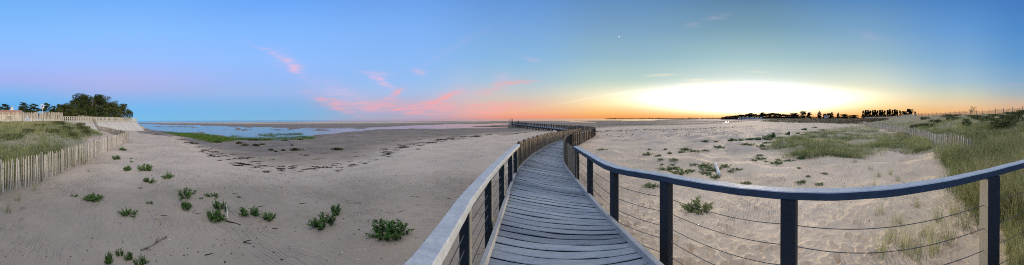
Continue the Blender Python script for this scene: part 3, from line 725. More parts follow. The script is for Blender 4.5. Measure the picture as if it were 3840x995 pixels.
# the leaning run that climbs the sea wall slope
z2 = np.array([(*P(247, 46.0)[:2], hz(*P(247,46.0)[:2])), (*P(240, 48.6)[:2], zof(240, 48.6, 315)), (*P(233.5, 51.2)[:2], zof(233.5, 51.2, 307))])
fence('short leaning paling fence climbing the sea wall slope', None, 1.15, 'thinpale', (.03,.05), (.012,.03), .10, 2.5, 23, 1.0, zf=resample(z2, .15))
f3 = [P(u, d) for (u, d) in ((-60,29),(0,29),(60,29.5),(110,30.5),(158,32))]
def ridge_z(pl, us, ds, vs):
    pass
def fence_at(label, uds, vb, **k):
    """fence whose foot line is surveyed against the skyline"""
    pts = np.array([(*P(u, d)[:2], zof(u, d, v)) for (u, d), v in zip(uds, vb)])
    g = resample(pts, .15); gz = H(g[:,0], g[:,1]); g[:,2] = np.minimum(g[:,2], gz + .35); 
    return fence(label, None, zf=g, **k)
fence_at('tight pale fence along the top of the left dune in front of the pines', ((-60,29),(0,29),(60,29.5),(110,30.5),(158,32)), (304,304.5,304.5,304.5,304.5), h=1.3, mat='paling', w=(.035,.055), gap=(.0,.012), tilt=.05, postgap=3, seed=24, skip=.01, tint=(.6,.2))
m4 = np.array([(*P(u, 60)[:2], zof(u, 60, vt + 13)) for (u, vt) in ((95,288),(110,284),(128,280.5),(155,284),(190,288.5),(215,291.5),(240,294.5),(250,297))])
fence('grey paling fence on the higher dune crest below the big tree', None, 1.5, 'thinpale', (.05,.07), (.004,.02), .05, 3, 25, zf=resample(m4, .15), skip=.01, tint=(.35,.2))
f5 = [P(u, d) for (u, d) in ((2170,80),(2184,62),(2237,40),(2272,30),(2304,24),(2325,20.5),(2344,17.5),(2390,14.8),(2440,12.6))]
fence('grey paling fence dipping into the tall grass at the foot of the right dune', f5, 1.05, 'paling', (.03,.052), (.010,.03), .04, 2.6, 26, 1.12, skip=.04, tint=(.42,.2))
RID = ((2301,105),(2350,88),(2400,75),(2460,62),(2516,52),(2574,45.5),(2640,42))
fence('open picket fence with regular posts along the crest of the right dune', [P(u, d) for u, d in RID], 1.12, 'thinpale', (.040,.055), (.065,.09), .03, 3.4, 27, 1.42, .085, (.3,.8), .02, (.4,.2))
fence('far pale stretch of dune fence running down in front of the poplar row', [P(u, d) for u, d in ((2170,215),(2210,170),(2260,130),(2301,106))], 1.35, 'paling', (.06,.09), (.02,.06), .03, 6, 28, 1.4, .06, (.3,.8), .0, (.5,.2))

# ------------------------------------------------------------------ sea wall and balustrade
TOP = [(150,43.5,2.15),(190,47,2.18),(225,50.5,2.2),(255,54,2.2),(300,61,2.15),(343,69.5,2.1)]
FOOT = [(205,44.5,.6),(228,46.2,.4),(242,48,.3),(275,51.5,.05),(320,57,-.3),(364,63.5,-.75)]
tp = resample(np.array([(*P(u,d)[:2], z) for u, d, z in TOP]), n=41); ft = resample(np.array([(*P(u,d)[:2], z) for u, d, z in FOOT]), n=41)
sw = empty('sea_wall', Vector(tp[20])); tag(sw, 'sloping concrete sea wall with a balustrade along its promenade edge', 'sea wall')
mm = MB()
for k in range(40):
    a, b = Vector(tp[k]), Vector(tp[k+1]); c, d_ = Vector(ft[k+1]), Vector(ft[k]); g = .004
    dn = Vector((0,0,-.5)); e = (b - a) * g
    ti = [.55,.35,.7,.5,.62,.4,.75,.5][(k // 2) % 8] + random.uniform(-.05,.05)
    mm.add([a+e, b-e, c-e, d_+e, a+e+dn, b-e+dn, c-e+dn, d_+e+dn], [(0,3,2,1),(0,1,5,4),(1,2,6,5),(2,3,7,6),(3,0,4,7),(4,5,6,7)], ti)
child(mm, 'slope', M['concrete'], sw)
m = MB(); secs = []
back = np.array([tp[i] * [1.0, 1.0, 1.0] for i in range(41)])
for i in range(41):
    t = Vector(tp[min(i+1,40)] - tp[max(i-1,0)]); t.z = 0; t.normalize(); r = t.cross(Vector((0,0,1)))
    secs.append((Vector(tp[i]) + Vector((0,0,.06)), r, Vector((0,0,1))))
m.loft(secs, .5, .18, .6); child(m, 'coping', M['concrete'], sw)
m = MB()
for i in range(40):
    o0 = -secs[i][1]; o1 = -secs[i+1][1]
    s0 = 1 if o0.dot(Vector(tp[i]).normalized()) > 0 else -1
    a, b = Vector(tp[i]), Vector(tp[i+1]); c = b + o1*7*s0; d_ = a + o0*7*s0
    for q in (a, b, c, d_): q.z = 2.1
    m.add([a, b, c, d_], [(0,1,2,3)], .6)
child(m, 'promenade', M['concrete'], sw)
a, b = Vector(tp[-1]), Vector(ft[-1]); c = a + Vector((-20., -10.0, 0)); 
m = MB(); m.add([a, b, Vector((a.x, a.y, -1.4)), c, Vector((c.x, c.y, -1.4))], [(0,2,1),(0,3,4,2)], .5); child(m, 'end_wall', M['concrete'], sw)
br = MB().build('balustrade', M['concrete'], sw); br.matrix_parent_inverse = Matrix.Translation(-sw.location)
bl = resample(np.array([(p[0], p[1], p[2] + .15) for p in tp]), .58)
for p in bl:
    m = MB(); m.box(Vector(p) + Vector((0,0,.46)), (.075,0,0), (0,.075,0), (0,0,.46), random.uniform(.4,.8)); o = m.build('baluster', M['concrete'], br)
for z, h in ((.97, .11), (.62, .07), (.12, .07)):
    m = MB(); m.tube([Vector(p) + Vector((0,0,z)) for p in bl], h/2 + .02, 4, .55); m.build('rail', M['concrete'], br)

# ------------------------------------------------------------------ foliage helpers
def join(parts):
    V, Q, T, o = [], [], [], 0
    for v, q, t in parts: V.append(v); Q.append(q + o); T.append(t); o += len(v)
    return np.concatenate(V), np.concatenate(Q), np.concatenate(T)
def leaf_cloud(clusters, n, size, seed, flat=.6, shell=.55, aspect=1.6):
    """(centre, radii) clusters filled with many leaf-sized faces; returns V, Q, tint"""
    g = np.random.default_rng(seed)
    vol = np.array([max(c[1][0]*c[1][1]*c[1][2], 1e-6)**(2/3) for c in clusters]); idx = g.choice(len(clusters), n, p=vol/vol.sum())
    C = np.array([c[0] for c in clusters])[idx]; Rr = np.array([c[1] for c in clusters])[idx]
    d = g.normal(size=(n,3)); d /= np.linalg.norm(d, axis=1)[:, None]
    rad = 1 - shell * g.random(n)**1.5
    p = C + d * Rr * rad[:, None] + g.normal(size=(n,3)) * Rr * .06
    a = g.normal(size=(n,3)); a[:,2] *= flat; a /= np.linalg.norm(a, axis=1)[:, None]
    b = np.cross(a, g.normal(size=(n,3))); b /= np.linalg.norm(b, axis=1)[:, None]
    sz = size * g.uniform(.55, 1.35, n)[:, None]
    V = np.stack([p - a*sz*aspect, p - b*sz*.55, p + a*sz*aspect, p + b*sz*.55], 1).reshape(-1, 3)
    Q = np.arange(4*n).reshape(n, 4)
    ctint = g.uniform(-.22, .22, len(clusters))[idx]
    t = np.clip(.30 + .34 * d[:,2] * rad + ctint + g.normal(0, .10, n), 0, 1)  # light from above put into the tint: upper leaves lighter, lower ones darker
    return V, Q, np.repeat(t, 4)
def tree(kind, seed, h, w, leaf='leaf_dark', n=2600, size=.20, bark='bark', low=False):
    """crown clusters carried by limbs on a tapered trunk; returns the two meshes"""
    g = random.Random(seed); cl = []; wood = MB()
    if kind == 'pine':
        lean = g.uniform(-.06,.06)
        wood.tube([(0,0,-.3),(lean*h*.3,0,h*.35),(lean*h*.6,g.uniform(-.1,.1),h*.7),(lean*h,0,h*.97)], [.035*h,.028*h,.018*h,.004*h], 7, .4)
        k = 0; z = .18*h
        while z < h*.97:
            f = (z - .18*h) / (.8*h); rr = w/2 * (.95 - .75*f**1.2) * g.uniform(.6,1.15)
            for j in range(g.choice((3,4,4))):
                a = g.uniform(0, 2*PI); e = Vector((math.cos(a)*rr + lean*z, math.sin(a)*rr, z + rr*.15 + g.uniform(-.1,.25)*h*.12))
                wood.tube([(lean*z*.9,0,z-.03*h), Vector((lean*z,0,z)).lerp(e,.6), e], [.010*h,.007*h,.003*h], 5, .4)
                s = g.uniform(.55,1.0) * (.10*h*(1-f*.7)) + .045*w*(1-f*.6)
                cl.append(((e.x*.85, e.y*.85, e.z + s*.2), (s*1.35, s*1.35, s*.62)))
            z += h*.085
        cl.append(((lean*h,0,h*.96),(.04*h,.04*h,.055*h)))
    elif kind == 'poplar':
        wood.tube([(0,0,-.3),(0,0,h*.5),(g.uniform(-.2,.2),0,h*.95)], [.022*h,.014*h,.003*h], 7, .4)
        for k in range(16):
            f = g.uniform(.14,1.); a = g.uniform(0,2*PI); rr = w/2*.6*math.sin(PI*min(f*.85+.12,.97))*g.uniform(.4,1)
            s = w*g.uniform(.16,.27); cl.append(((math.cos(a)*rr, math.sin(a)*rr, f*h*.96), (s, s, s*1.5)))
            wood.tube([(0,0,max(f*h*.96-.12*h,.1)), (math.cos(a)*rr, math.sin(a)*rr, f*h*.96)], [.006*h,.002*h], 5, .4)
    else:
        t0 = .22*h if kind == 'broad' else .10*h
        wood.tube([(0,0,-.3),(g.uniform(-.03,.03)*h,0,t0*.6),(g.uniform(-.03,.03)*h,g.uniform(-.03,.03)*h,t0*1.4)], [.042*h,.034*h,.026*h], 8, .4)
        nb = 13 if kind == 'broad' else 11
        for k in range(nb):
            a = 2*PI*k/nb + g.uniform(-.35,.35); f = g.uniform(.30,.88)
            rr = w/2*math.sqrt(max(0,1-((f-.45)/.62)**2))*g.uniform(.45,.80)
            e = Vector((math.cos(a)*rr, math.sin(a)*rr, f*h)); mid = Vector((e.x*.35, e.y*.35, t0 + (e.z-t0)*.55))
            wood.tube([(0,0,t0*1.1), mid, e], [.020*h,.012*h,.004*h], 5, .4)
            for q in range(3):
                s = w*g.uniform(.08,.16); o = Vector((g.gauss(0,1), g.gauss(0,1), g.gauss(0,.7))) * w*.09
                cl.append((tuple(e*1.08 + o), (s, s, s*.78)))
        s = w*.15; cl.append(((0,0,h*.88),(s,s,s*.75))); cl.append(((w*.05,0,h*.72),(s*1.2,s*1.2,s)))
        if kind == 'bush':
            for k in range(9):
                a = g.uniform(0,2*PI); s = w*g.uniform(.10,.17); cl.append(((math.cos(a)*w*.33, math.sin(a)*w*.33, h*g.uniform(.12,.3)), (s,s,s*.9)))
    if low:
        for k in range(8):
            a = g.uniform(0,2*PI); s = w*g.uniform(.13,.2); cl.append(((math.cos(a)*w*.3, math.sin(a)*w*.3, h*g.uniform(.02,.3)), (s,s,s*1.1)))
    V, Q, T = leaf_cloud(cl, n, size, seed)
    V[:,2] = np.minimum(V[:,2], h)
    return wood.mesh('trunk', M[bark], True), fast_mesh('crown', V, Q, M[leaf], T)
def plant_tree(name, meshes, loc, label, cat='tree', group=None, rz=0, sc=(1,1,1)):
    r = empty(name, loc, rz); r.scale = sc; tag(r, label, cat, group)
    link('trunk', meshes[0], r); link('crown', meshes[1], r); return r

# left skyline: pines, the big evergreen with a bare tree in front, rounded trees behind the wall
pines = [tree('pine', 40+k, 5.2, 4.2, 'leaf_dark', 2600, .15) for k in range(3)]
PN = [(12,262,52,5.6),(60,258,52,4.6),(84,261,54,5.2),(118,259,55,4.2),(133,266,56,3.6),(148,262,57,3.4),(163,266,58,3.6),(181,267,60,3.4),(197,268,62,3.0)]
for i, (u, vt, d, w) in enumerate(PN):
    p = P(u, d); p.z = hz(p.x, p.y); h = zof(u, d, vt) - p.z
    plant_tree('pine_tree', pines[i % 3], p, 'dark pine behind the left dune fence, %s from the left' % ordw(i+1), 'tree', 'pines behind the left dune', i*1.7, (w/4.2, w/4.2, h/5.2))
bushy = [tree('bush', 60+k, 5., 5.5, 'leaf_mid', 4200, .17) for k in range(3)]
for i, (u, vt, d, w) in enumerate([(155,264,58,5.5),(175,266,60,4.5)]):
    p = P(u, d); p.z = hz(p.x, p.y); h = zof(u, d, vt) - p.z
    plant_tree('shrubby_pine', bushy[i], p, ('lighter green bushy pine', 'small rounded green pine')[i] + ' left of the big evergreen tree', 'tree', None, i, (w/5.5, w/5.5, h/5.))
def big_tree(u, vt, d, w, kind, seed, leaf, n, size, name, label, bark='bark'):
    p = P(u, d); p.z = hz(p.x, p.y); h = zof(u, d, vt) - p.z
    plant_tree(name, tree(kind, seed, h, w, leaf, n, size, bark), p, label)
big_tree(219, 239, 76, 12.5, 'broad', 71, 'leaf_dark', 7000, .21, 'evergreen_tree', 'tallest dark evergreen tree with a flat layered crown above the sea wall')
big_tree(198, 254, 74, 9., 'bush', 72, 'leaf_dark', 4200, .2, 'evergreen_tree', 'dark evergreen filling the gap left of the tallest tree')
big_tree(247, 244, 82, 11., 'bush', 73, 'leaf_mid', 5000, .2, 'broadleaf_tree', 'ragged broadleaf tree behind the bare branches right of the tallest tree')
big_tree(272, 256, 84, 10.5, 'bush', 74, 'leaf_mid', 5000, .2, 'broadleaf_tree', 'rounded olive green tree between the bare branches and the last tree')
big_tree(292, 262, 88, 9.5, 'bush', 75, 'leaf_mid', 4200, .2, 'broadleaf_tree', 'low rounded tree just before the last tree on the sea wall')
big_tree(311, 269, 92, 7.5, 'bush', 76, 'leaf_mid', 3600, .2, 'broadleaf_tree', 'last tree at the end of the sea wall, standing alone against the sky')
big_tree(232, 268, 70, 8.0, 'bush', 77, 'leaf_dark', 4200, .19, 'evergreen_bush', 'dark hedge-like evergreen bush behind the balustrade under the tallest tree')
# bare grey branches
p = P(243, 71); p.z = hz(p.x, p.y); g = random.Random(5); m = MB(); tw = MB()
def limb(mbs, a, d, L, r, depth):
    b = a + d*L*.5 + Vector((g.gauss(0,.05)*L, g.gauss(0,.05)*L, 0)); c = b + d*L*.5 + Vector((g.gauss(0,.07)*L, g.gauss(0,.07)*L, .04*L))
    mbs[0 if depth == 0 else 1].tube([a, b, c], [r, r*.8, r*.55], 6, .5)
    if depth < 4:
        for k in range(3):
            q = (d + Vector((g.gauss(0,.5), g.gauss(0,.5), g.gauss(.1,.3)))).normalized(); limb(mbs, b.lerp(c, g.random()), q, L*g.uniform(.5,.75), r*.5, depth+1)
limb((m, tw), Vector((0,0,-.3)), Vector((.08,0,1)).normalized(), 4.0, .16, 0)
r = empty('bare_tree', p); tag(r, 'bare pale grey tree with tangled dead branches in front of the green crowns', 'tree')
link('trunk', m.mesh('trunk', M['palebark'], True), r); link('branches', tw.mesh('branches', M['palebark'], True), r)

# cottage roof and beach sign at far left
def house(name, label, u, d, w, dep, zb, zeave, zridge, wall, roof, rz, wins=2):
    p = P(u, d); r = empty(name, (p.x, p.y, zb), rz); tag(r, label, 'house')
    e, k = zeave - zb, zridge - zb
    m = MB(); m.add([(-w/2,-dep/2,0),(w/2,-dep/2,0),(w/2,dep/2,0),(-w/2,dep/2,0),(-w/2,-dep/2,e),(w/2,-dep/2,e),(w/2,dep/2,e),(-w/2,dep/2,e),(-w/2,0,k-.1),(w/2,0,k-.1)],
                    [(0,1,5,4),(2,3,7,6),(1,2,6,9,5),(3,0,4,8,7)], .6); m.build('wall', M[wall], r)
    m = MB(); o = .3
    for sg in (-1, 1):
        a = Vector((-w/2-o, sg*(dep/2+o), e-.12)); b = Vector((w/2+o, sg*(dep/2+o), e-.12)); c = Vector((w/2+o,0,k)); f = Vector((-w/2-o,0,k)); t = Vector((0,0,.1))
        m.add([a,b,c,f,a+t,b+t,c+t,f+t], [(0,1,2,3),(4,5,6,7),(0,1,5,4),(1,2,6,5),(3,0,4,7)], .5)
    m.build('roof', M[roof], r)
    for i in range(wins):
        x = -w/2 + w*(i+.7)/(wins+.4); m = MB(); m.box((x,-dep/2-.02,e*.55), (w*.09,0,0), (0,.02,0), (0,0,e*.22), .5); f = m.build('window', M['white'], r)
        m = MB(); m.box((x,-dep/2-.045,e*.55), (w*.075,0,0), (0,.006,0), (0,0,e*.18), .5); m.build('pane', M['glass'], f)
    m = MB(); m.box((w*.3,.2,k+.25), (.25,0,0), (0,.25,0), (0,0,.45), .5); m.build('chimney', M[wall], r)
house('cottage', 'cottage with a terracotta roof peeping over the dune fence at far left', 2, 42, 7.5, 6, 1.9, zof(2,42,287), zof(2,42,278.5), 'wallp', 'rooftile', math.radians(150))
sp = P(106.5, 40); sp.z = hz(sp.x, sp.y); zt = zof(106.5, 40, 264) - sp.z
r = empty('beach_sign', sp, math.radians(150)); tag(r, 'white square sign with a blue pictogram on a tall white pole among the pines', 'sign')
m = MB(); m.tube([(0,0,-.3),(0,0,zt)], [.035,.035], 8, .6); m.build('pole', M['sign'], r, True)
m = MB(); m.box((0,-.05,zt-.3), (.32,0,0), (0,.012,0), (0,0,.34), .6); bd = m.build('board', M['sign'], r)
m = MB(); m.box((0,-.066,zt-.28), (.20,0,0), (0,.003,0), (0,0,.20), .5); m.box((-.12,-.066,zt-.55), (.12,0,0), (0,.003,0), (0,0,.04), .5); m.build('pictogram', M['blue'], bd)

# ------------------------------------------------------------------ right skyline: wood, cabins, lone trees, poplars
wood = [tree(k, 90+i, 8., w_, 'leaf_sil', n_ + 900, .36, low=True) for i, (k, w_, n_) in enumerate((('bush',9.,1800),('broad',8.,1600),('bush',10.,1800),('pine',6.,1500)))]
WD = [(1820,294.5,420,14,0),(1831,292.5,420,16,2),(1843,291,420,16,0),(1856,289.5,420,17,2),(1869,288.2,415,17,0),(1882,287,410,18,2),(1894,286.6,405,14,0),(1906,288.5,400,14,2),(1917,287.0,395,12,1),
      (1928,285.5,390,14,0),(1940,284.0,385,14,2),(1951,285.0,380,13,0),(1962,286.4,370,13,2),(1973,287.6,365,12,0),(1984,288.4,360,11,2),(1995,288.2,350,10,0),(2006,287.8,345,9,1)]
wi = 0
def skyline(u, vt, d, w, k, label, group, base=None, pk=wood, name='woodland_tree', ph=8., pws=(9.,8.,10.,6.), vb=None):
    p = P(u, d); p.z = zof(u, d, vb) if vb else min(max(hz(p.x, p.y), -.2), zof(u, d, 298.))
    h = zof(u, d, vt) - p.z
    return plant_tree(name, pk[k], p, label, 'tree', group, u*.37, (w/pws[k], w/pws[k], h/ph))
for i, (u, vt, d, w, k) in enumerate(WD):
    skyline(u, vt, d, w, k, 'dark tree in the wood around the white cabins, %s from the left' % ordw(i+1), 'trees of the wood beyond the right beach')
skyline(1915, 283.0, 380, 11, 1, 'umbrella-shaped pine rising above the wood over the white cabins', None)
skyline(1885, 284.5, 400, 10, 1, 'round-topped tree standing out above the wood left of the umbrella pine', None)
for u, vt, d, w, k, lb in [(1996,284.3,335,12,0,'broad dark tree at the right end of the wood'),(2019,279.6,320,9,0,'tall dense dark tree with a pointed top right of the wood'),(2033,283.0,318,8.5,1,'looser half-bare tree beside the tall dense one'),
                           (2060,279.8,300,6.5,3,'lone conical tree left of the small white house'),(2073,286,292,6,1,'dark tree on the left of the small white house'),(2083,284.6,290,7,0,'dark tree directly behind the small white house'),(2091,281.7,288,5.5,3,'conical tree right of the small white house'),
                           (2107,283.0,285,4.5,3,'thin tree standing alone on the low skyline'),(2122,287.2,282,12,2,'low dark bush left end of the long hedge'),(2146,289.2,280,13,2,'low dark bush at the right end of the long hedge')]:
    skyline(u, vt, d, w, k, lb, None)
V_, Q_, T_ = leaf_cloud([((P(u, 372).x, P(u, 372).y, zof(u, 372, 297.0)), (5.5, 5.5, 2.4)) for u in range(1822, 2012, 5)], 7000, .42, 6)
V2_, Q2_, T2_ = leaf_cloud([((P(u, 281).x, P(u, 281).y, zof(u, 281, 295.6)), (2.6, 2.6, 1.9 + .8*math.sin(u*.21))) for u in range(2112, 2158, 4)] + [((P(u, 300).x, P(u, 300).y, zof(u, 300, 296.4)), (2.8, 2.8, 1.9 + .5*math.sin(u*.37))) for u in range(1990, 2116, 4)] + [((P(u, 212).x, P(u, 212).y, zof(u, 212, 295.0)), (1.9, 1.9, 1.5 + .4*math.sin(u*.5))) for u in range(2168, 2296, 4)], 8200, .32, 8)
V_, Q_, T_ = join([(V_, Q_, T_), (V2_, Q2_, T2_)])
tag(link('undergrowth', fast_mesh('undergrowth', V_, Q_, M['leaf_sil'], T_)), kind='stuff')
# long far shore with its own trees, reading as one mass
V_, Q_, T_ = leaf_cloud([((P(u, 1500).x, P(u, 1500).y, -.6), (22, 22, 4.2 + 3.5*abs(fbm([u*.05],[1.])[0]) + (4 if 1655 < u < 1665 or u > 1730 else 0))) for u in range(1526, 1826, 5)], 9000, 1.6, 5)
tag(link('far_shore_woods', fast_mesh('far_shore_woods', V_, Q_, M['leaf_sil'], T_)), kind='stuff')
pops = [tree('poplar', 120+k, 8., 3.6, 'leaf_sil', 2400, .25, low=True) for k in range(3)]
PU = [2170,2176,2182,2188,2194,2200,2206,2212,2218,2224,2231,2237,2243,2249,2255,2262]
for i, u in enumerate(PU):
    vt = 276.0 + (1.8 if i % 3 == 0 else .2) + abs(i - 7) * .05 - (1.5 if 10 < i < 14 else 0)
    skyline(u, vt, 215, 3.9 if i % 2 else 3.2, i % 3, 'dark slender tree in the poplar row behind the right dune, %s from the left' % ordw(i+1), 'poplar row behind the right dune', None, pops, 'poplar_tree', 8., (3.6,3.6,3.6), 298.5)
skyline(2285, 274.5, 200, 8.5, 1, 'broad round-crowned tree right of the poplar row', None, vb=297.)
skyline(2273, 279.5, 200, 5, 0, 'bushy dark tree between the poplars and the round-crowned tree', None, vb=297.)
skyline(2300, 279.5, 195, 3.2, 3, 'small pointed tree at the start of the picket fence', None, vb=295.)
sparse = tree('broad', 140, 3., 2.8, 'leaf_sil', 420, .07)
p = P(2443, 70); p.z = hz(p.x, p.y); plant_tree('young_tree', sparse, p, 'sparse see-through young tree behind the picket fence on the right dune', 'tree', None, 0, (.95,.95,(zof(2443,70,267.5)-p.z)/3.))
# cabins on the embankment
ue = [(1848,330,299.5),(1868,325,300.8),(1890,318,301.6),(1912,312,302.0),(1932,306,302.2)]
def cabin(u, d, w, h, i):
    p = P(u, d); p.z = zof(u, d, 299.6); r = empty('cabin', p, -float(th_of(u)) )
    tag(r, 'small white cabin on the embankment under the wood, %s from the left' % ordw(i+1), 'cabin', 'white cabins on the embankment')
    m = MB(); m.add([(-w/2,-1.5,0),(w/2,-1.5,0),(w/2,1.5,0),(-w/2,1.5,0),(-w/2,-1.5,h),(w/2,-1.5,h),(w/2,1.5,h),(-w/2,1.5,h),(0,-1.5,h+.5),(0,1.5,h+.5)],
                    [(0,1,5,8,4),(2,3,7,9,6),(1,2,6,5),(3,0,4,7)], .7); m.build('wall', M['white'], r)
    m = MB(); 
    for sg in (-1,1): m.add([(0,-1.7,h+.58),(0,1.7,h+.58),(sg*(w/2+.2),1.7,h-.02),(sg*(w/2+.2),-1.7,h-.02),(0,-1.7,h+.50),(0,1.7,h+.50),(sg*(w/2+.2),1.7,h-.10),(sg*(w/2+.2),-1.7,h-.10)],[(0,1,2,3),(4,5,6,7),(2,3,7,6),(0,3,7,4),(1,2,6,5)], .6)
    m.build('roof', M['slate'], r)
    m = MB(); m.box((.0,-1.53,h*.42), (w*.16,0,0), (0,.03,0), (0,0,h*.40), .3); m.build('door', M['glass'], r)
CB = [(1861,.6),(1867,.7),(1874,.8),(1880,.7),(1887,1.1),(1893,1.0),(1900,1.1),(1906,.8),(1913,1.2)]
for i, (u, s_) in enumerate(CB): cabin(u, 332, 2.0 + s_, 2.5 + (.5 if i % 3 else .0), i)
em = MB(); top = [P(u, d, zof(u, d, v)) for u, d, v in ue]; bot = [P(u, d-10, max(zof(u, d-10, v+6.0), -1.3)) for u, d, v in ue]
for k in range(4): em.add([top[k], top[k+1], bot[k+1], bot[k]], [(0,3,2,1)], .4 + .1*(k % 2))
for k in range(4):
    a, b = top[k], top[k+1]; em.add([a, b, b + Vector((b.x,b.y,0)).normalized()*30, a + Vector((a.x,a.y,0)).normalized()*30], [(0,1,2,3)], .5)
tag(em.build('embankment', M['slab']), 'grey sloping embankment wall holding up the white cabins', 'embankment')
house('white_house', 'small white house with a pitched roof among trees on the right skyline', 2076.5, 280, 5.6, 5, zof(2076.5,280,297.), zof(2076.5,280,293.4), zof(2076.5,280,290.6), 'white', 'slate', -float(th_of(2076.5)), 2)

# ------------------------------------------------------------------ grasses
def blades(base, ht, wid, heading, lean, curl, tint, seg=3):
    n = len(base); t = np.linspace(0, 1, seg+1)
    dirx = np.stack([np.cos(heading), np.sin(heading), np.zeros(n)], 1); side = np.stack([-np.sin(heading), np.cos(heading), np.zeros(n)], 1)
    pts = []
    for k in t:
        off = (lean * k + curl * k*k)[:, None] * dirx * ht[:, None]; up = (k - .32 * (lean + curl)**2 * k*k).clip(0)[:, None] * np.array([[0,0,1.]]) * ht[:, None]
        c = base + off + up; w = (wid * (1 - .85 * k))[:, None]
        pts += [c - side*w, c + side*w]
    V = np.stack(pts, 1).reshape(-1, 3); m = 2*(seg+1)
    q = np.array([[2*i, 2*i+1, 2*i+3, 2*i+2] for i in range(seg)]); Q = (np.arange(n)[:, None, None]*m + q[None]).reshape(-1, 4)
    T = np.repeat(np.clip(tint, 0, 1), m); T = np.clip(T + np.tile(np.repeat(t, 2), n) * .50 - .26, 0, 1)  # shade deep in the grass painted in: blade feet darker, tips lighter
    return V, Q, T
def tufts(centres, per, ht, wid, spread, seed, lean=.5, wind=2.6, tint=.4, tv=.18):
    """centres (n,3); per blades each"""
    g = np.random.default_rng(seed); n = len(centres) * per
    c = np.repeat(centres, per, 0); base = c.copy(); base[:, :2] += g.normal(0, spread, (n, 2)); base[:, 2] -= .04
    hd = np.where(g.random(n) < .55, g.normal(wind, .7, n), g.uniform(0, 2*PI, n))
    hs = np.repeat(g.uniform(.65, 1.2, len(centres)), per)
    tt = np.repeat(np.clip(g.normal(tint, tv*.7, len(centres)) + .45*fbm(centres[:,0]*.22 + 70, centres[:,1]*.22, 3), 0, 1), per) + g.normal(0, tv, n)
    return blades(base, ht * hs * g.uniform(.5, 1.15, n), wid * g.uniform(.6, 1.3, n), hd, np.abs(g.normal(lean*.5, lean*.35, n)), np.abs(g.normal(.25, .2, n)), tt)
def scatter(n, fu, fd, seed, keep):
    """random ground points by bearing and distance, thinned by keep(x, y, u, d, z)"""
    g = np.random.default_rng(seed); u = fu[0] + (fu[1]-fu[0]) * g.random(n); d = np.exp(np.log(fd[0]) + (np.log(fd[1]) - np.log(fd[0])) * g.random(n))
    t = th_of(u); x, y = d*np.sin(t), d*np.cos(t); z = H(x, y); k = g.random(n) < keep(x, y, u, d, z)
    return np.stack([x, y, z], 1)[k]
def gmask(x, y, u, d, z): return dune_mask(x, y, u, d, z, True)
def fmask(x, y, u, d, z): return dune_mask(x, y, u, d, z)
WIND = 2.4
# left dune
cl = scatter(6000, (-60, 262), (6.9, 31), 1, lambda x,y,u,d,z: gmask(x,y,u,d,z) * np.clip(.7 + 1.3*fbm(x*.25,y*.25,2), 0.03, 1) * sstep(32, 22, d))
parts = [tufts(cl, 16, .58, .0075, .13, 2, .6, WIND, .46, .26)]
far = scatter(2600, (-60, 262), (18, 34), 3, lambda x,y,u,d,z: gmask(x,y,u,d,z) * np.clip(.5 + 1.2*fbm(x*.25+4,y*.25,2), 0, 1))
parts.append(tufts(far, 12, .40, .012, .16, 4, .5, WIND, .30))
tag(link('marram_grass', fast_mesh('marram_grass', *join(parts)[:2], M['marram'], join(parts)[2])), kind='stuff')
# right dune: foreground thicket, slope and the sprawling patch on the beach
parts = []
fg = scatter(5200, (2330, 2640), (2.9, 14), 5, lambda x,y,u,d,z: sstep(-25, 100, u - 2352 - 13*np.minimum(12-d, 7.5) + 60*fbm(x*.45,y*.45,3)) * np.clip(.75 + .9*fbm(x*.7,y*.7,2), .05, 1) * np.where(((u < 2565) & (d < 4.8)) | (d < 4.3), 0, 1))
parts.append(tufts(fg, 24, .96, .0055, .12, 6, .55, WIND, .45, .27))
c2 = scatter(7000, (2170, 2640), (11, 60), 7, lambda x,y,u,d,z: np.maximum(gmask(x,y,u,d,z), sstep(2300,2380,u)*sstep(13,10,d)*.0) * np.clip(.72 + 1.3*fbm(x*.2+7,y*.2,2), 0.0, 1) * (.35 + .65*sstep(2.9, 1.6, z)))
parts.append(tufts(c2, 17, .60, .010, .16, 8, .6, WIND, .36, .26))
c3 = scatter(15000, (1915, 2380), (12, 75), 9, lambda x,y,u,d,z: sstep(6, -10, region(x, y, MARRAM_MID, .05) + 26*fbm(x*.25,y*.25,3)) * np.clip(.55 + .9*fbm(x*.4+3,y*.4,2), .04, 1))
parts.append(tufts(c3, 14, .46, .0075, .17, 10, .6, WIND, .34, .2))
c4 = scatter(3000, (2160, 2640), (30, 115), 11, lambda x,y,u,d,z: gmask(x,y,u,d,z) * np.clip(.15 + 1.0*fbm(x*.1,y*.1,2), 0, 1))
parts.append(tufts(c4, 10, .5, .02, .3, 12, .5, WIND, .40))
c5 = scatter(420, (2286, 2340), (14.8, 20.5), 12, lambda x,y,u,d,z: sstep(2286, 2312, u + 14*fbm(x*.6,y*.6,2)) * .8)
parts.append(tufts(c5, 26, .62, .008, .14, 17, .55, WIND, .42, .2))
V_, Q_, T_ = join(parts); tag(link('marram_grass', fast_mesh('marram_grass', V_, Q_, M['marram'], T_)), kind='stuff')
fg2 = scatter(480, (2530, 2660), (2.9, 4.8), 22, lambda x,y,u,d,z: np.where(u > 2530 + 14*(4.6-d), 1, 0))
V_, Q_, T_ = tufts(fg2, 24, .46, .0045, .07, 23, .3, -2.2, .36, .22); tag(link('marram_grass', fast_mesh('marram_grass', V_, Q_, M['marram'], T_)), kind='stuff')
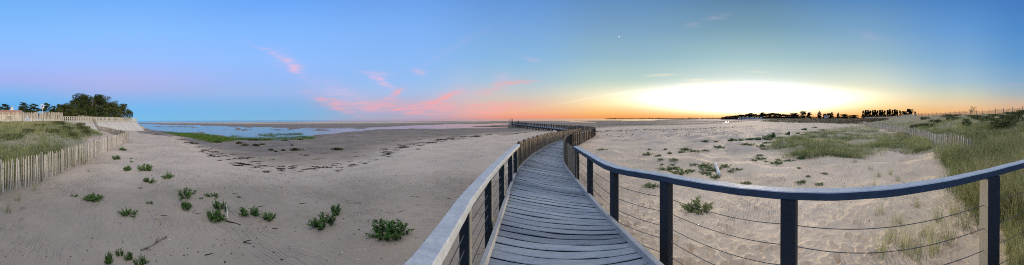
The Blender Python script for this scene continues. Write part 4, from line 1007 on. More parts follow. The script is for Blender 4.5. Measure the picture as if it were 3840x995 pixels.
# dry flowering stems above the thicket
ds = scatter(4200, (2370, 2640), (3.6, 17), 13, lambda x,y,u,d,z: sstep(-10, 80, u - 2352 - 13*np.minimum(12-d, 7.5)) * np.where(((u < 2565) & (d < 4.9)) | (d < 4.4), 0, .5))
V1, Q1, T1 = tufts(ds, 2, 1.10, .0055, .1, 14, .6, WIND, .5, .2); g = np.random.default_rng(15)
hd = V1.reshape(-1, 8, 3)[:, 6:8].mean(1); V2, Q2, T2 = blades(hd - [0,0,.10], np.full(len(hd), .17), np.full(len(hd), .012), g.normal(WIND,.4,len(hd)), np.full(len(hd),.7), np.full(len(hd),.3), np.full(len(hd), .7))
V_, Q_, T_ = join([(V1,Q1,T1),(V2,Q2,T2)]); tag(link('dry_grass', fast_mesh('dry_grass', V_, Q_, M['marramdry'], T_)), kind='stuff')
# heath and dry scrub on the dunes
hs = scatter(1500, (-60, 255), (11, 33), 16, lambda x,y,u,d,z: gmask(x,y,u,d,z) * np.clip(-.15 + 1.6*fbm(x*.22+50,y*.22,2), 0, 1))
hs2 = scatter(6000, (2150, 2640), (16, 120), 17, lambda x,y,u,d,z: gmask(x,y,u,d,z) * np.clip(-.1 + 1.6*fbm(x*.13+50,y*.13,2), 0, 1))
hs3 = scatter(7000, (1900, 2230), (85, 330), 18, lambda x,y,u,d,z: fmask(x,y,u,d,z) * .8)
V_, Q_, T_ = join([tufts(hs, 12, .22, .012, .16, 19, .9, WIND, .4), tufts(hs2, 10, .34, .022, .30, 20, .9, WIND, .35), tufts(hs3, 8, .55, .10, .9, 21, .9, WIND, .3)])
tag(link('dune_scrub', fast_mesh('dune_scrub', V_, Q_, M['heath'], T_)), kind='stuff')
# green salt meadow by the lagoon
parts = []
for k, pl in enumerate(ALGAE):
    us = [q[0] for q in pl]
    c = scatter(9000, (min(us), max(us)), (22, 75), 30+k, lambda x,y,u,d,z: sstep(3, -3, region(x, y, pl, -1.05) + 5*fbm(x*.3,y*.3,2)) * (.9,.85,.5)[k])
    c[:,2] = np.maximum(c[:,2], ZW - .03)
    parts.append(tufts(c, 6, .26, .03, .22, 33+k, .6, WIND, .5, .16))
V_, Q_, T_ = join(parts); tag(link('salt_meadow', fast_mesh('salt_meadow', V_, Q_, M['algae'], T_)), kind='stuff')

# single tufts one can point at
def one_tuft(seed, per=46, ht=.5, spread=.06, wid=.004, tint=.45):
    V, Q, T = tufts(np.zeros((1,3)), per, ht, wid, spread, seed, .6, WIND, tint); return fast_mesh('grass_tuft', V, Q, M['marram'], T)
TF = [one_tuft(200+k) for k in range(3)]
for i, (u, v, s, lb) in enumerate([(15,533,1.0,'wispy grass tuft on bare sand at the left edge, below the paling fence'),(44,505,.75,'thin grass tuft just in front of the near end of the left fence'),(88,478,.8,'grass tuft standing against the left fence foot'),(222,432,.6,'faint grass tuft on the sand beyond the left fence bend')]):
    p = G(u, v); o = link('grass_tuft', TF[i % 3]); o.location = p; o.scale = (s,)*3; o.rotation_euler.z = i*2.; tag(o, lb, 'grass tuft')
RT = [(2222,640,.9),(2236,605,1.0),(2215,540,.8),(2262,560,.9),(2272,620,1.1),(2300,650,1.2),(2330,590,1.0),(2345,640,1.1),(2366,560,1.1),(2390,610,1.2),(2398,540,1.0),(2420,575,1.1),(2310,520,.8),(2285,480,.8),(2260,455,.8),(2240,440,.7),(2210,445,.7),(2196,470,.6),(2225,495,.7),(2188,425,.7),(2150,408,.7),(2330,470,.8)]
RT.sort()
for i, (u, v, s) in enumerate(RT):
    p = G(u, v); o = link('grass_tuft', TF[i % 3]); o.location = p; o.scale = (s*1.1, s*1.1, s*1.15); o.rotation_euler.z = i*1.3
    tag(o, 'wispy grass tuft on the sand behind the near right handrail, %s from the left' % ordw(i+1), 'grass tuft', 'single tufts behind the right handrail')

# ------------------------------------------------------------------ beach shrubs
def weed(seed, w=.8, h=.35, nst=26, leaf='weed'):
    """low shrub: stems fanning up from the sand with small leaves along them"""
    g = random.Random(seed); st = MB(); P_, A_, N_ = [], [], []
    for k in range(nst):
        a = g.uniform(0, 2*PI); r = w/2*math.sqrt(g.random()); hh = h*(1-.55*(r/(w/2))**2)*g.uniform(.45,1.2)
        b = Vector((math.cos(a)*r*.6, math.sin(a)*r*.6, .015)); hub = Vector((0,0,-.06)); t = Vector((math.cos(a)*r + g.gauss(0,.03), math.sin(a)*r*.9 + g.gauss(0,.03), hh))
        st.tube([hub, b, b.lerp(t,.5) + Vector((g.gauss(0,.02), g.gauss(0,.02), .02)), t], [.005,.005,.004,.002], 4, .4)
        for q in range(34):
            f = g.uniform(.0,1.03); P_.append(tuple(b.lerp(t, f) + Vector((g.gauss(0,.022), g.gauss(0,.022), g.gauss(0,.012))))); N_.append(f)
    P_ = np.array(P_); n = len(P_); gg = np.random.default_rng(seed)
    a = gg.normal(size=(n,3)); a[:,2] = np.abs(a[:,2]) + .3; a /= np.linalg.norm(a,axis=1)[:,None]; b = np.cross(a, gg.normal(size=(n,3))); b /= np.linalg.norm(b,axis=1)[:,None]
    s = gg.uniform(.017,.038,n)[:,None]
    V = np.stack([P_-a*s, P_-b*s*.5, P_+a*s*1.1, P_+b*s*.5],1).reshape(-1,3)
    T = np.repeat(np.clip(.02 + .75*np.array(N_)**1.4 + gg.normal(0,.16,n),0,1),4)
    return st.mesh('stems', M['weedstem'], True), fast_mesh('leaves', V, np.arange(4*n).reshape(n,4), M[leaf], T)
WP = [weed(300+k, .8, (.34,.30,.38,.32)[k], (46,26,36,20)[k]) for k in range(4)]
WS = [weed(320+k, .8, .22, 14) for k in range(3)]
def put_weed(meshes, u, v, wpx, hpx, label, group, name='beach_shrub', protow=.8, protoh=.34, rz=0.):
    p = G(u, v); d = math.hypot(p.x, p.y); w = wpx*d/F; h = hpx*d/F
    r = empty(name, (p.x, p.y, p.z), -float(th_of(u)) + rz); r.scale = (w*1.12/protow, w/protow*.8, max(h*.82, .05)/protoh); tag(r, label, 'shrub', group)
    link('stems', meshes[0], r); link('leaves', meshes[1], r)
LW = [(978,592,104,44,0,'widest dark green shrub on the sand, nearest the left handrail'),(812,567,76,42,1,'bushy dark green shrub with a smaller one touching its right side'),(842,537,42,24,2,'small green shrub touching the upper right of a bigger bush left of the handrail'),
      (553,527,60,34,3,'dark green shrub growing right above a paler one, with a white stick beside it'),(540,551,56,26,0,'paler sparse shrub just below a dark green one, beside a white stick'),(625,540,60,26,1,'green shrub right of the white stick, with a smaller sparse one on its right'),(675,552,42,20,2,'small sparse shrub on the right of the shrub beyond the white stick'),
      (467,492,66,28,3,'flat-topped green shrub in the middle of the left sand, pieces of dark wood below it'),(467,523,40,20,0,'thin small shrub under the flat-topped one on the left sand'),(375,458,40,16,1,'sparse shrub with a faint haze of stems, below three others near the left fence'),
      (365,428,44,18,2,'round shrub in the row beyond the left fence corner, middle one'),(420,448,34,20,3,'compact round shrub standing right of the row near the left fence'),(320,428,28,14,0,'small shrub left of the round ones near the left fence'),(292,399,40,12,1,'low wide shrub closest to the bend of the left fence'),
      (308,378,26,8,2,'low shrub at the foot of the fence corner on the left'),(323,541,50,26,3,'isolated dark green shrub between the left fence and the lower driftwood branch'),(234,502,54,18,0,'trailing dark shrub, the one nearest the left fence on the open sand')]
for i, (u, v, w, h, k, lb) in enumerate(LW): put_weed(WP[k], u, v, w, h, lb, None, rz=i*.6)
for i, (u, v, w, h, lb) in enumerate([(272,661,22,38,'leafy upright creeper, leftmost of the trailing green cluster at the bottom left'),(300,641,24,22,'trailing leafy weed second in the cluster at the bottom left'),(322,651,26,20,'trailing leafy weed third in the cluster at the bottom left'),(350,664,40,28,'trailing leafy weed at the right end of the cluster at the bottom left')]):
    put_weed(WP[i % 4], u, v, w, h, lb, 'trailing green cluster at the bottom left', 'trailing_weed')
SM = [(187,494,22,6),(330,408,10,5),(377,512,22,7),(352,474,10,5),(535,494,44,9),(460,514,14,7),(330,400,9,4),(505,500,12,5),(600,497,14,4),(1260,487,10,6),(1052,376,14,3),(950,560,30,12)]
SM.sort()
for i, (u, v, w, h) in enumerate(SM): put_weed(WS[i % 3], u, v, w, h, 'tiny sparse seedling weed on the bay-side sand, %s from the left' % ordw(i+1), 'seedlings on the bay-side sand', 'seedling', .8, .22)
WL = [weed(340+k, .8, .26, 26, 'weedlight') for k in range(4)]
RW = [(1755,531,76,38,'bright green bush standing alone on the sand behind the cable railing',0)]
for (u, v, w, h, lb, k) in RW: put_weed(WL[k], u, v, w, h, lb, None, 'beach_shrub', .8, .26)
m_ = 2574/3840
RC_ = [(1515,378,22,6),(1640,470,40,10),(1628,390,26,10),(1655,393,20,6),(1683,387,16,8),(1632,377,10,5),(1672,377,10,6),(1688,428,60,10),(1712,436,46,12),(1735,432,22,8),(1663,402,26,4),(1693,401,30,4),(1700,403,10,4),(1665,415,12,3),(1690,415,16,3),
       (1726,378,34,8),(1745,384,32,9),(1715,384,26,6),(1770,380,24,5),(1808,372,34,8),(1770,418,46,10),(1790,428,46,12),(1745,416,26,6),(1775,438,36,9),(1800,447,30,10),(1825,420,26,9),(1852,427,24,6),(1838,432,22,5),
       (1845,353,20,6),(1862,362,20,5),(1878,366,40,8),(1915,369,30,9),(1920,376,22,5),(1912,392,20,6),(1908,400,36,7),(1895,408,22,7),(1925,408,14,4),(1952,412,40,10),(1985,405,26,5),(1955,403,16,5),(1930,352,22,8),(1945,360,26,6),(1925,361,18,6),
       (1992,360,20,6),(1998,366,24,5),(2020,350,22,5),(2045,345,26,5),(2010,424,12,5),(2015,460,30,8),(2030,445,16,4),(2075,438,20,5),(2060,465,24,6),(1875,462,26,7),(1870,470,30,8),(2025,340,26,5),(2050,334,26,4),(2068,328,24,4)]
RC_.sort()
for i, (u, v, w, h) in enumerate(RC_): put_weed(WL[i % 4], u, v, w*1.3, h*.8, 'creeping green weed patch on the right-hand sand, %s from the left' % ordw(i+1), 'creeping weeds on the right-hand sand', 'creeping_weed', .8, .24, i)
DK = [(1772,357,20,6,'first'),(1800,357,14,5,'second'),(1837,355,18,8,'third'),(1858,354,28,8,'fourth'),(1885,352,24,7,'fifth'),(1915,350,44,10,'sixth'),(1935,346,40,9,'seventh'),(1958,348,24,6,'eighth'),(1979,339,12,8,'ninth'),(2006,337,12,6,'tenth'),(2022,327,18,5,'eleventh'),(2047,322,16,5,'twelfth')]
for i, (u, v, w, h, o_) in enumerate(DK): put_weed(WP[i % 4], u, v, w, h, 'dark bluish-green shrub in the line across the right beach, %s from the left' % o_, 'dark shrubs across the right beach')
BG = [(2014,400,22,8),(2052,392,14,6),(2275,352,20,8)]
for i, (u, v, w, h) in enumerate(BG): put_weed(WP[i], u, v, w, h, 'grey-blue cushion shrub by the marram patch, %s from the left' % ordw(i+1), None, 'cushion_shrub')
# dune shrubs on the right slope
DS = [(2300,40,2.4,.8),(2330,38,3.0,.8),(2355,44,3.0,.9),(2395,46,3.4,.8),(2325,66,3.6,.8),(2380,62,3.6,.9),(2430,30,1.3,1.1),(2455,38,2.2,.9),(2480,34,2.4,.9),(2520,30,3.0,1.1),(2535,24,2.2,.9),(2510,23,2.0,.8),(2560,27,3.0,1.2),(2500,45,3.4,.5),(2545,40,3.6,.6),(2572,39,3.2,.9),(2445,52,3.4,.5),(2405,62,3.6,.5)]
DS.sort(); bz = [tree('bush', 400+k, 1., 3., 'leaf_mid', 1300, .075) for k in range(3)]
for i, (u, d, w, h) in enumerate(DS):
    p = P(u, d); p.z = hz(p.x, p.y) - .08
    plant_tree('dune_shrub', bz[i % 3], p, 'dark green shrub on the right dune slope, %s from the left' % ordw(i+1), 'shrub', 'shrubs on the right dune slope', i*1.1, (w/3, w/3, h))
LS = [(35,17,1.6,.35),(70,20,1.4,.4),(95,24,1.8,.4),(130,21,1.6,.4),(165,25,1.8,.45),(182,22,1.4,.5),(205,28,2.0,.6),(215,25,1.6,.6),(150,29,2.4,.5),(200,31,1.8,.7)]
LS.sort()
for i, (u, d, w, h) in enumerate(LS):
    p = P(u, d); p.z = hz(p.x, p.y) - .08
    plant_tree('dune_shrub', bz[i % 3], p, 'low scrubby shrub among the grass of the left dune, %s from the left' % ordw(i+1), 'shrub', 'shrubs on the left dune', i*1.1, (w/3, w/3, h))
tus = scatter(40, (206, 226), (27, 30), 41, lambda x,y,u,d,z: np.ones(len(x)))
V_, Q_, T_ = tufts(np.array([[0,0,0],[.5,.2,0],[-.5,.1,0],[.1,-.3,0],[.9,-.1,0]]), 90, .8, .012, .16, 42, .6, WIND, .55)
p = P(213, 29); p.z = hz(p.x, p.y); o = link('grass_tussock', fast_mesh('grass_tussock', V_, Q_, M['marramdry'], T_)); o.location = p; tag(o, 'straw-yellow grass tussock on the left dune below the balustrade', 'grass tussock')

# ------------------------------------------------------------------ mounds, seaweed, driftwood, posts
def mound(seed, n=500):
    g = random.Random(seed); cl = [((0,0,.12),(.5,.36,.24))] + [((g.gauss(0,.32), g.gauss(0,.2), .12), (g.uniform(.3,.5), g.uniform(.25,.4), g.uniform(.16,.28))) for _ in range(7)]
    V, Q, T = leaf_cloud(cl, n, .07, seed, shell=.4); return fast_mesh('algae_mound', V, Q, M['moundalgae'], T)
MO = [mound(500+k) for k in range(4)]
MP = [(602,361,28,6),(617,366,24,5),(642,367,26,6),(655,339,30,3),(672,352,24,4),(660,364,18,4),(680,378,20,5),(693,382,14,4),(712,379,14,5),(743,378,42,7),(770,391,14,3),(846,377,40,6),(545,358,30,5),(733,366,14,3),(716,354,20,2),(756,352,20,2),(640,353,34,4)]
MP.sort()
for i, (u, v, w, h) in enumerate(MP):
    p = G(u, v); d = math.hypot(p.x, p.y); o = link('algae_mound', MO[i % 4]); o.location = p; o.rotation_euler.z = -float(th_of(u)); s = w*d/F/2.0; o.scale = (s, s*.8, h*d/F/.42)
    tag(o, 'olive weed-covered mound on the grey tidal flat, %s from the left' % ordw(i+1), 'mound', 'weedy mounds on the tidal flat')
def wrackbit(seed, n=18):
    g = random.Random(seed); m = MB()
    for k in range(n):
        c = Vector((g.gauss(0,.33), g.gauss(0,.16), g.uniform(.0,.03))); a = g.gauss(0,.5); L = g.uniform(.08,.25)
        t = Vector((math.cos(a)*L, math.sin(a)*L, g.gauss(0,.012)))
        m.tube([c - t, c + Vector((g.gauss(0,.04), g.gauss(0,.03), .02)), c + t], [.012, g.uniform(.018,.04), .01], 5, g.random())
    return m.mesh('seaweed_clump', M['seaweed'], True)
WB = [wrackbit(600+k) for k in range(6)]
g = random.Random(77); wl = np.array(WRACK); WC = []
L_ = np.concatenate([[0], np.cumsum(np.hypot(*np.diff(wl, axis=0).T))])
for k in range(290):
    s = g.random()*L_[-1]; u = np.interp(s, L_, wl[:,0]); v = np.interp(s, L_, wl[:,1]); dv = v - float(vh(u))
    band = .075 if u < 700 else .04
    v = v + g.gauss(0, band)*dv; u += g.gauss(0, 4)
    if 780 < u < 960 and g.random() < .45: continue
    WC.append((u, v, g.uniform(.35, 1.25) * (1.0 if u < 620 or u > 960 else .7)))
for k in range(40):      # loose pieces scattered over the flat
    u = g.uniform(700, 1250); dv = np.interp(u, wl[:,0], wl[:,1]) - float(vh(u)); WC.append((u, float(vh(u)) + dv*g.uniform(.55,.95), g.uniform(.3,.8)))
WC.sort()
for i, (u, v, s) in enumerate(WC):
    p = G(u, v, 5); o = link('seaweed_clump', WB[i % 6]); o.location = (p.x, p.y, p.z); o.rotation_euler.z = -float(th_of(u)) + g.gauss(0,.25); dd = min(max(math.hypot(p.x, p.y)/16, .6), 1.6); o.scale = (s*.70*dd, s*.46*dd, s*.6)
    tag(o, 'dark dried seaweed clump lying on the bay-side sand along the curving tide line', 'seaweed', 'seaweed clumps of the tide line')
# fine dark litter and shell bits that nobody could count
def litter(n, fu, fv, seed, mat, name, size=(.01,.04), keep=None):
    g = np.random.default_rng(seed); u = g.uniform(*fu, n); v = fv(g, n, u); d = EYE*F/np.maximum(v - vh(u), 3); t = th_of(u); x, y = d*np.sin(t), d*np.cos(t); z = H(x, y) + .006
    a = g.uniform(0, PI, n); L = g.uniform(*size, n); W_ = L*g.uniform(.15,.6,n); ax = np.stack([np.cos(a)*L, np.sin(a)*L, g.normal(0,.1,n)*L],1); bx = np.stack([-np.sin(a)*W_, np.cos(a)*W_, g.normal(0,.2,n)*W_],1); c = np.stack([x,y,z],1)
    up = np.array([0,0,1.]) * (W_[:,None]*.7)
    V = np.stack([c-ax, c-bx, c+ax, c+bx, c+up],1).reshape(-1,3); o = np.arange(n)[:,None,None]*5
    Q = (o + np.array([[0,1,4],[1,2,4],[2,3,4],[3,0,4]])[None]).reshape(-1,3)
    tag(link(name, fast_mesh(name, V, Q, M[mat], np.repeat(g.random(n),5))), kind='stuff')
litter(1300, (380,1330), lambda g,n,u: np.where(g.random(n)<.75, g.normal(452,13,n), g.uniform(420,660,n)), 51, 'seaweed', 'beach_litter', (.006,.03))
litter(900, (380,1330), lambda g,n,u: np.where(g.random(n)<.6, g.normal(450,10,n), g.uniform(400,660,n)), 52, 'shell', 'shell_debris', (.006,.022))
litter(600, (1480,2300), lambda g,n,u: g.uniform(335,560,n), 53, 'seaweed', 'beach_litter', (.008,.032))
litter(150, (0,400), lambda g,n,u: g.uniform(400,660,n), 54, 'seaweed', 'beach_litter', (.006,.022))
litter(700, (1480,1900), lambda g,n,u: float(1)*np.interp(u,[1480,1700,1900],[330,327,318]) + g.normal(0,1.2,n), 55, 'seaweed', 'beach_litter', (.06,.26))
litter(500, (1480,1900), lambda g,n,u: g.uniform(318,345,n), 56, 'seaweed', 'beach_litter', (.04,.2))
def stick(name, pts_uv, rad, mat, label, cat='driftwood', lift=.0, ends=None, kids=()):
    q = []
    for k, (u, v) in enumerate(pts_uv):
        p = G(u, v); q.append(Vector((p.x, p.y, p.z + rad*.7 + (lift[k] if hasattr(lift,'__len__') else lift))))
    m = MB(); n = len(q); m.tube(q, [rad*(.75 + .35*math.sin(1.7*k+.6)) for k in range(n)], 7, .5)
    for (i, off, r2) in kids: m.tube([q[i], q[i] + Vector(off)*.5 + Vector((0,0,.02)), q[i] + Vector(off)], [r2, r2*.8, r2*.4], 6, .4)
    return tag(m.build(name, M[mat], None, True), label, cat)
stick('driftwood_branch', [(353,630),(365,625),(377,620),(390,611),(404,603),(417,596)], .018, 'driftwood', 'knotted grey driftwood branch lying above the green cluster at bottom left', kids=((1,(.05,.12,.02),.01),(3,(-.16,.02,.03),.012),(3,(.02,.14,.06),.01),(4,(-.1,.1,.02),.009)))
stick('driftwood_stick', [(572,558),(570,549),(568.5,540)], .012, 'bleached', 'white upright stick leaning beside the dark shrub pair', lift=(0,.12,.26))
stick('driftwood_stick', [(568,557),(580,560),(594,563),(604,567)], .014, 'seaweed', 'dark thin stick lying at the foot of the white stick')
log = [(1797.5,416),(1800.5,423),(1804.5,433),(1808.5,442)]
q = [G(u, v + 3) for u, v in log]; d0 = math.hypot(q[-1].x, q[-1].y)
m = MB(); pts = []
for k, p in enumerate(q): pts.append(p + Vector((0,0,.10 + .05*(3-k)/3)))
m.tube([pts[0] + (pts[0]-pts[1]).normalized()*.04] + pts + [pts[-1] + (pts[-1]-pts[-2]).normalized()*.03], [.05,.075,.07,.07,.085,.075], 10, .6)
tag(m.build('driftwood_log', M['bleached'], None, True), 'bleached white log lying among creeping weeds on the right-hand sand', 'log')
ST = [(590,487,'first'),(620,612,'second'),(523,640,'third'),(620,607,'fourth'),(760,512,'fifth'),(690,575,'sixth'),(480,532,'seventh'),(497,537,'eighth'),(1040,495,'ninth'),(900,512,'tenth'),(1006,533,'eleventh'),(1130,500,'twelfth'),(655,520,'a'),(410,542,'b'),(1210,470,'c')]
ST = sorted([(a, b) for a, b, _ in ST])
for i, (u, v) in enumerate(ST):
    L = random.uniform(6, 11); a = random.uniform(-.5,.5)
    stick('driftwood_twig', [(u-L, v - L*a*.5), (u, v + random.uniform(-1,1)), (u+L, v + L*a*.5)], .008, random.choice(('seaweed','driftwood','seaweed')), 'small twig lying on the bay-side sand, %s from the left' % ordw(i+1))['group'] = 'twigs on the bay-side sand'
for i, (u, v, h, w) in enumerate([(1944,341.5,.35,.16),(1983.5,340,.45,.12)]):
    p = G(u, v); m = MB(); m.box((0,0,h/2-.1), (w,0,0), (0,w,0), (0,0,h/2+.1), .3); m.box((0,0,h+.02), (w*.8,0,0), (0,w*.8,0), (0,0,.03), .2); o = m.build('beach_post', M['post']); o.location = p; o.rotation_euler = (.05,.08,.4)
    tag(o, ('squat dark post stump on the right beach beyond the line of shrubs', 'taller dark post stump right of the squat one on the right beach')[i], 'post')
for i, u in enumerate((1852.5,1856,1858,1861,1864)):
    p = P(u, 190); m = MB(); m.tube([(0,0,-1.5),(0,.05,.0),(0.05,0,.75 + .15*(i % 2))], [.13,.12,.11], 7, .3); o = m.build('water_stake', M['pier'], None, True); o.location = p
    o.location.z = -.25 ; tag(o, 'thin stake standing in the shallows of the right bay, %s from the left' % ordw(i+1), 'stake', 'stakes in the right bay')

# crescent moon
md = P(1555.5, 2000, zof(1555.5, 2000, 92.0)); R_ = 2000*2.4/F; mm = MB(); out = []
for k in range(25):
    a = -PI/2 + PI*k/24; out.append((math.cos(a)*R_, 0, math.sin(a)*R_))
for k in range(25):
    a = PI/2 - PI*k/24; out.append((math.cos(a)*R_*.52, 0, math.sin(a)*R_))
vs = out; n = 25; fs = [(k, k+1, 2*n-2-k, 2*n-1-k) for k in range(n-1)]
mm.add([Vector(v) for v in vs], fs, .5)
mmat = bpy.data.materials.new('moonlit'); mmat.use_nodes = True; t = NT(mmat.node_tree); em_ = t.n('ShaderNodeEmission'); em_.inputs[1].default_value = 1.3
t.l(t.mix(t.noise(t.n('ShaderNodeTexCoord').outputs['Object'], .6), (1,.97,.9), (.9,.9,.86)), em_.inputs[0]); t.l(em_.outputs[0], mmat.node_tree.nodes['Material Output'].inputs[0])
o = mm.build('moon', mmat); o.location = md
o.rotation_euler = (Matrix.Rotation(-float(th_of(1555.5)), 3, 'Z') @ Matrix.Rotation(math.radians(-36), 3, 'Y').inverted()).to_euler(); tag(o, 'thin white crescent moon high in the sky right of the boardwalk', 'moon')

# ------------------------------------------------------------------ sky
SUN_TH = float(th_of(1880))
w = bpy.data.worlds.new('World'); scene.world = w; w.use_nodes = True
nt = NT(w.node_tree); bg = w.node_tree.nodes['Background']
d = nt.n('ShaderNodeTexCoord').outputs['Generated']; sx = nt.n('ShaderNodeSeparateXYZ'); nt.l(d, sx.inputs[0]); X, Y, Z = sx.outputs
az = nt.m('ADD', nt.m('MULTIPLY', nt.m('ARCTAN2', X, Y), F), U0)           # bearing
hl = nt.m('SQRT', nt.m('ADD', nt.m('MULTIPLY', X, X), nt.m('MULTIPLY', Y, Y)))
te = nt.m('DIVIDE', Z, nt.m('MAXIMUM', hl, .001))                          # tangent of elevation
fac = nt.m('DIVIDE', nt.m('MULTIPLY', te, F), 300., clamp=True)
SKY = [(-275, [(300,(120,150,200)),(240,(130,155,205)),(150,(115,155,210)),(0,(90,140,210))]),
 (0, [(300,(100,172,228)),(260,(102,176,236)),(235,(122,180,238)),(200,(160,178,238)),(165,(158,186,248)),(110,(142,190,253)),(60,(130,187,253)),(0,(116,178,248))]),
 (300, [(300,(122,188,232)),(275,(114,184,238)),(250,(132,180,236)),(222,(164,178,230)),(195,(170,182,240)),(150,(152,190,253)),(75,(136,190,254)),(0,(116,176,250))]),
 (700, [(300,(128,182,222)),(280,(122,180,226)),(255,(136,180,230)),(232,(154,184,235)),(200,(150,186,245)),(150,(145,190,253)),(75,(130,184,254)),(0,(108,168,248))]),
 (1000, [(300,(172,168,190)),(285,(158,172,205)),(260,(178,180,208)),(235,(166,190,230)),(205,(150,190,240)),(150,(140,186,246)),(75,(128,178,246)),(0,(110,162,236))]),
 (1300, [(300,(236,150,128)),(285,(240,178,145)),(262,(222,192,175)),(235,(196,200,200)),(205,(166,196,216)),(150,(138,184,224)),(75,(120,168,222)),(0,(100,150,215))]),
 (1550, [(300,(240,156,92)),(288,(249,190,112)),(265,(252,222,160)),(238,(232,226,192)),(205,(186,210,202)),(150,(150,186,202)),(75,(122,162,196)),(0,(96,142,190))]),
 (1880, [(302,(236,158,84)),(292,(247,196,116)),(280,(255,234,176)),(235,(250,246,230)),(210,(222,232,228)),(185,(194,216,214)),(150,(162,196,202)),(75,(120,160,180)),(0,(92,132,168))]),
 (2150, [(302,(238,158,84)),(282,(245,198,122)),(262,(248,216,148)),(238,(240,230,190)),(205,(214,222,206)),(150,(158,190,202)),(75,(122,164,198)),(0,(88,138,190))]),
 (2400, [(300,(232,158,112)),(282,(240,184,126)),(260,(230,204,164)),(235,(202,206,188)),(205,(166,194,208)),(150,(132,174,210)),(75,(102,154,210)),(0,(78,132,196))]),
 (2574, [(300,(205,150,110)),(280,(222,168,122)),(258,(204,180,160)),(235,(166,180,186)),(205,(136,172,202)),(150,(102,156,206)),(75,(82,140,202)),(0,(70,124,192))]),
 (3055, [(300,(120,150,200)),(240,(130,155,205)),(150,(115,155,210)),(0,(90,140,210))])]
col = None; pu = None
for (u, st) in SKY:
    cr_ = nt.n('ShaderNodeValToRGB'); nt.l(fac, cr_.inputs[0]); el = cr_.color_ramp.elements
    st = sorted(((min(max((301.5 - v) / 301.5, 0), 1), s2l(c)) for v, c in st))
    el[0].position = st[0][0]; el[0].color = (*st[0][1], 1); el[1].position = st[-1][0]; el[1].color = (*st[-1][1], 1)
    for p_, c in st[1:-1]:
        e = el.new(p_); e.color = (*c, 1)
    col = cr_.outputs[0] if col is None else nt.mix(nt.mr(az, float(pu), float(u), 0, 1), col, cr_.outputs[0])
    pu = u
vv = nt.m('SUBTRACT', 300., nt.m('MULTIPLY', te, F))
# glow over the place where the sun went down
du = nt.m('DIVIDE', nt.m('SUBTRACT', az, 1880.), 224.)
dv = nt.m('SUBTRACT', vv, 251.); dvn = nt.m('DIVIDE', dv, nt.mr(dv, -1., 1., 31., 31.))
r2 = nt.m('ADD', nt.m('POWER', nt.m('ABSOLUTE', du), 1.6), nt.m('MULTIPLY', dvn, dvn))
glow = nt.m('MULTIPLY', nt.m('EXPONENT', nt.m('MULTIPLY', nt.m('POWER', r2, 1.3), -1.)), 2.3)
gcol = nt.n('ShaderNodeVectorMath', operation='SCALE'); gcol.inputs[0].default_value = (1.0, .96, .92); nt.l(glow, gcol.inputs['Scale'])
# cirrus: (bearing, height, half-length, half-thickness, tilt, strength, warmth)
CL = [(728,158,38,15,.6,.8,0),(672,126,38,6,.42,.35,0),(742,172,16,8,.3,.5,0),(965,207,34,7,.45,.75,0),(940,182,34,5,.15,.55,0),(950,196,30,6,.28,.45,0),(1050,180,18,9,.2,.55,0),(1066,182,8,7,1.1,.4,0),
      (992,238,26,8,-.55,.9,1),(870,240,85,22,.4,.42,0),(835,260,62,11,.42,.65,1),(960,267,90,12,.0,.7,1),(1100,256,66,14,-.42,.62,1),(1130,242,40,5,-.30,.65,1),(1060,280,90,9,.05,.5,1),(1150,272,95,12,.05,.5,1),(1240,276,60,10,-.15,.6,1),
      (1235,226,75,11,-.3,.45,1),(1300,208,45,4,-.05,.65,1),(1260,196,26,12,.0,.3,0),(1170,262,60,3,.02,.4,1),(1335,150,22,7,.1,.28,0),(1150,200,40,20,-.3,.15,0),(1290,262,90,5,.0,.3,1),(790,262,50,4,.1,.25,2),(1500,246,110,2.4,-.17,.5,3),(1590,233,60,2.0,-.12,.5,3),(1660,191,36,3,-.06,.55,3),
      (1750,203,30,3.2,.02,.7,3),(1795,211,44,4,-.03,1.0,3),(1735,214,24,2.4,.02,.8,3),(1800,46,26,7,-.2,.22,0),(1738,66,18,5,-.15,.16,0),(2190,92,40,7,.25,.14,0),(1905,182,30,2.4,0,.35,3),(1140,120,110,8,-.5,.10,0),(2545,213,24,4,0,.2,1),(1620,282,70,2.4,-.03,.22,1),(1440,276,60,2.4,0,.25,1)]
cv = nt.n('ShaderNodeCombineXYZ'); nt.l(nt.m('DIVIDE', az, 60.), cv.inputs[0]); nt.l(nt.m('DIVIDE', vv, 26.), cv.inputs[1])
warp = nt.n('ShaderNodeTexNoise'); nt.l(cv.outputs[0], warp.inputs['Vector']); warp.inputs['Scale'].default_value = .9; warp.inputs['Detail'].default_value = 5; warp.inputs['Roughness'].default_value = .62
sp_ = nt.n('ShaderNodeSeparateColor'); nt.l(warp.outputs['Color'], sp_.inputs[0])
wu = nt.m('ADD', az, nt.m('MULTIPLY', nt.m('SUBTRACT', sp_.outputs[0], .5), 70.)); wv = nt.m('ADD', vv, nt.m('MULTIPLY', nt.m('SUBTRACT', sp_.outputs[1], .5), 24.))
cv2 = nt.n('ShaderNodeCombineXYZ'); nt.l(nt.m('DIVIDE', nt.m('ADD', az, nt.m('MULTIPLY', vv, -1.2)), 48.), cv2.inputs[0]); nt.l(nt.m('DIVIDE', nt.m('ADD', vv, nt.m('MULTIPLY', az, .12)), 7.), cv2.inputs[1])
fib = nt.mr(nt.noise(cv2.outputs[0], 1., 4, .62), .30, .68, .22, 1.22)
tot = {0: None, 1: None, 2: None, 3: None}
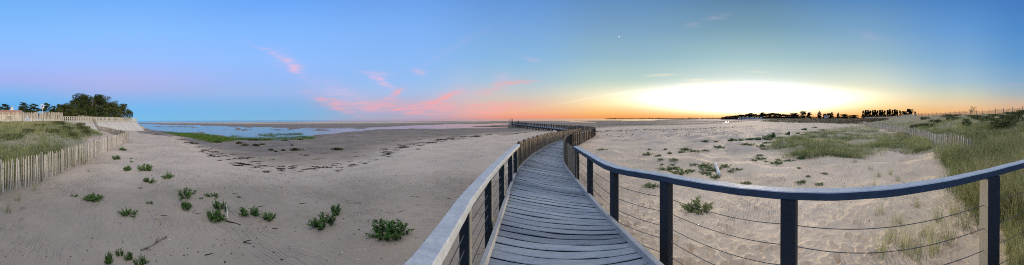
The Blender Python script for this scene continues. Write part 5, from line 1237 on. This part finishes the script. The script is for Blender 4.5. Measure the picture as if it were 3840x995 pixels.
for (cu, cvv, a, b, tl, k, kind) in CL:
    x_ = nt.m('SUBTRACT', wu if kind != 3 else az, float(cu)); y_ = nt.m('SUBTRACT', wv if kind != 3 else vv, float(cvv))
    c_, s_ = math.cos(tl), math.sin(tl)
    p_ = nt.m('ADD', nt.m('MULTIPLY', x_, c_/a), nt.m('MULTIPLY', y_, s_/a)); q_ = nt.m('ADD', nt.m('MULTIPLY', x_, -s_/b), nt.m('MULTIPLY', y_, c_/b))
    e = nt.m('MULTIPLY', nt.m('EXPONENT', nt.m('MULTIPLY', nt.m('ADD', nt.m('MULTIPLY', p_, p_), nt.m('MULTIPLY', q_, q_)), -1.)), float(k))
    tot[kind] = e if tot[kind] is None else nt.m('ADD', tot[kind], e)
ccol = {0: s2l((228,190,222)), 1: s2l((248,168,172)), 2: s2l((150,160,195)), 3: s2l((255,238,205))}
for kind in (2, 0, 1, 3):
    f_ = nt.m('MULTIPLY', tot[kind], fib, clamp=True); col = nt.mix(nt.m('MULTIPLY', f_, .86), col, ccol[kind])
add = nt.n('ShaderNodeVectorMath', operation='ADD'); nt.l(col, add.inputs[0]); nt.l(gcol.outputs[0], add.inputs[1])
# physical dusk sky mixed in faintly, and an unseen bright zenith added to light the ground
sky = nt.n('ShaderNodeTexSky', sky_type='NISHITA'); sky.sun_disc = False; sky.sun_elevation = math.radians(3.0); sky.sun_rotation = SUN_TH
skc = nt.n('ShaderNodeVectorMath', operation='SCALE'); nt.l(sky.outputs[0], skc.inputs[0]); skc.inputs['Scale'].default_value = .004
add2 = nt.n('ShaderNodeVectorMath', operation='ADD'); nt.l(add.outputs[0], add2.inputs[0]); nt.l(skc.outputs[0], add2.inputs[1])
zen_fill = nt.mix(nt.mr(te, .62, 1.3, 0, 1), add2.outputs[0], (1.0,.985,1.03))
nt.l(zen_fill, bg.inputs['Color']); bg.inputs['Strength'].default_value = 1.0

sun = bpy.data.lights.new('sun', 'SUN'); sun.energy = 3.4; sun.angle = math.radians(12); sun.color = (1.0, .80, .56)
so = bpy.data.objects.new('sun', sun); COL.objects.link(so)
sd = Vector((math.sin(SUN_TH), math.cos(SUN_TH), math.tan(math.radians(5)))).normalized(); so.rotation_euler = sd.to_track_quat('Z', 'Y').to_euler()

# ------------------------------------------------------------------ camera: a hand-swept panorama
cam = bpy.data.cameras.new('camera'); co = bpy.data.objects.new('camera', cam); COL.objects.link(co); scene.camera = co
cam.type = 'PANO'; cam.panorama_type = 'CENTRAL_CYLINDRICAL'
half = 1287.0 / F
cam.central_cylindrical_range_u_min = -half; cam.central_cylindrical_range_u_max = half
cam.central_cylindrical_range_v_min = -(667 - 301.6) / F; cam.central_cylindrical_range_v_max = 301.6 / F
cam.central_cylindrical_radius = 1.0
cam.clip_start = .05; cam.clip_end = 60000
co.location = (0, 0, EYE)
base = Matrix.Rotation(math.radians(90), 4, 'X'); yaw = Matrix.Rotation(-float(th_of(1287)), 4, 'Z')
tl = 3.2 / F; ax = Vector((math.cos(.45), -math.sin(.45), 0))     # slight tilt of the sweep
co.matrix_world = Matrix.Translation((0,0,EYE)) @ Matrix.Rotation(-tl, 4, ax) @ yaw @ base

scene.view_settings.view_transform = 'Standard'; scene.view_settings.look = 'None'; scene.view_settings.exposure = 0; scene.view_settings.gamma = 1
scene.cycles.max_bounces = 5; scene.cycles.diffuse_bounces = 3; scene.cycles.glossy_bounces = 3; scene.cycles.transparent_max_bounces = 4; scene.cycles.transmission_bounces = 3
scene.cycles.use_denoising = False; scene.cycles.adaptive_threshold = .02; scene.cycles.filter_width = 1.05
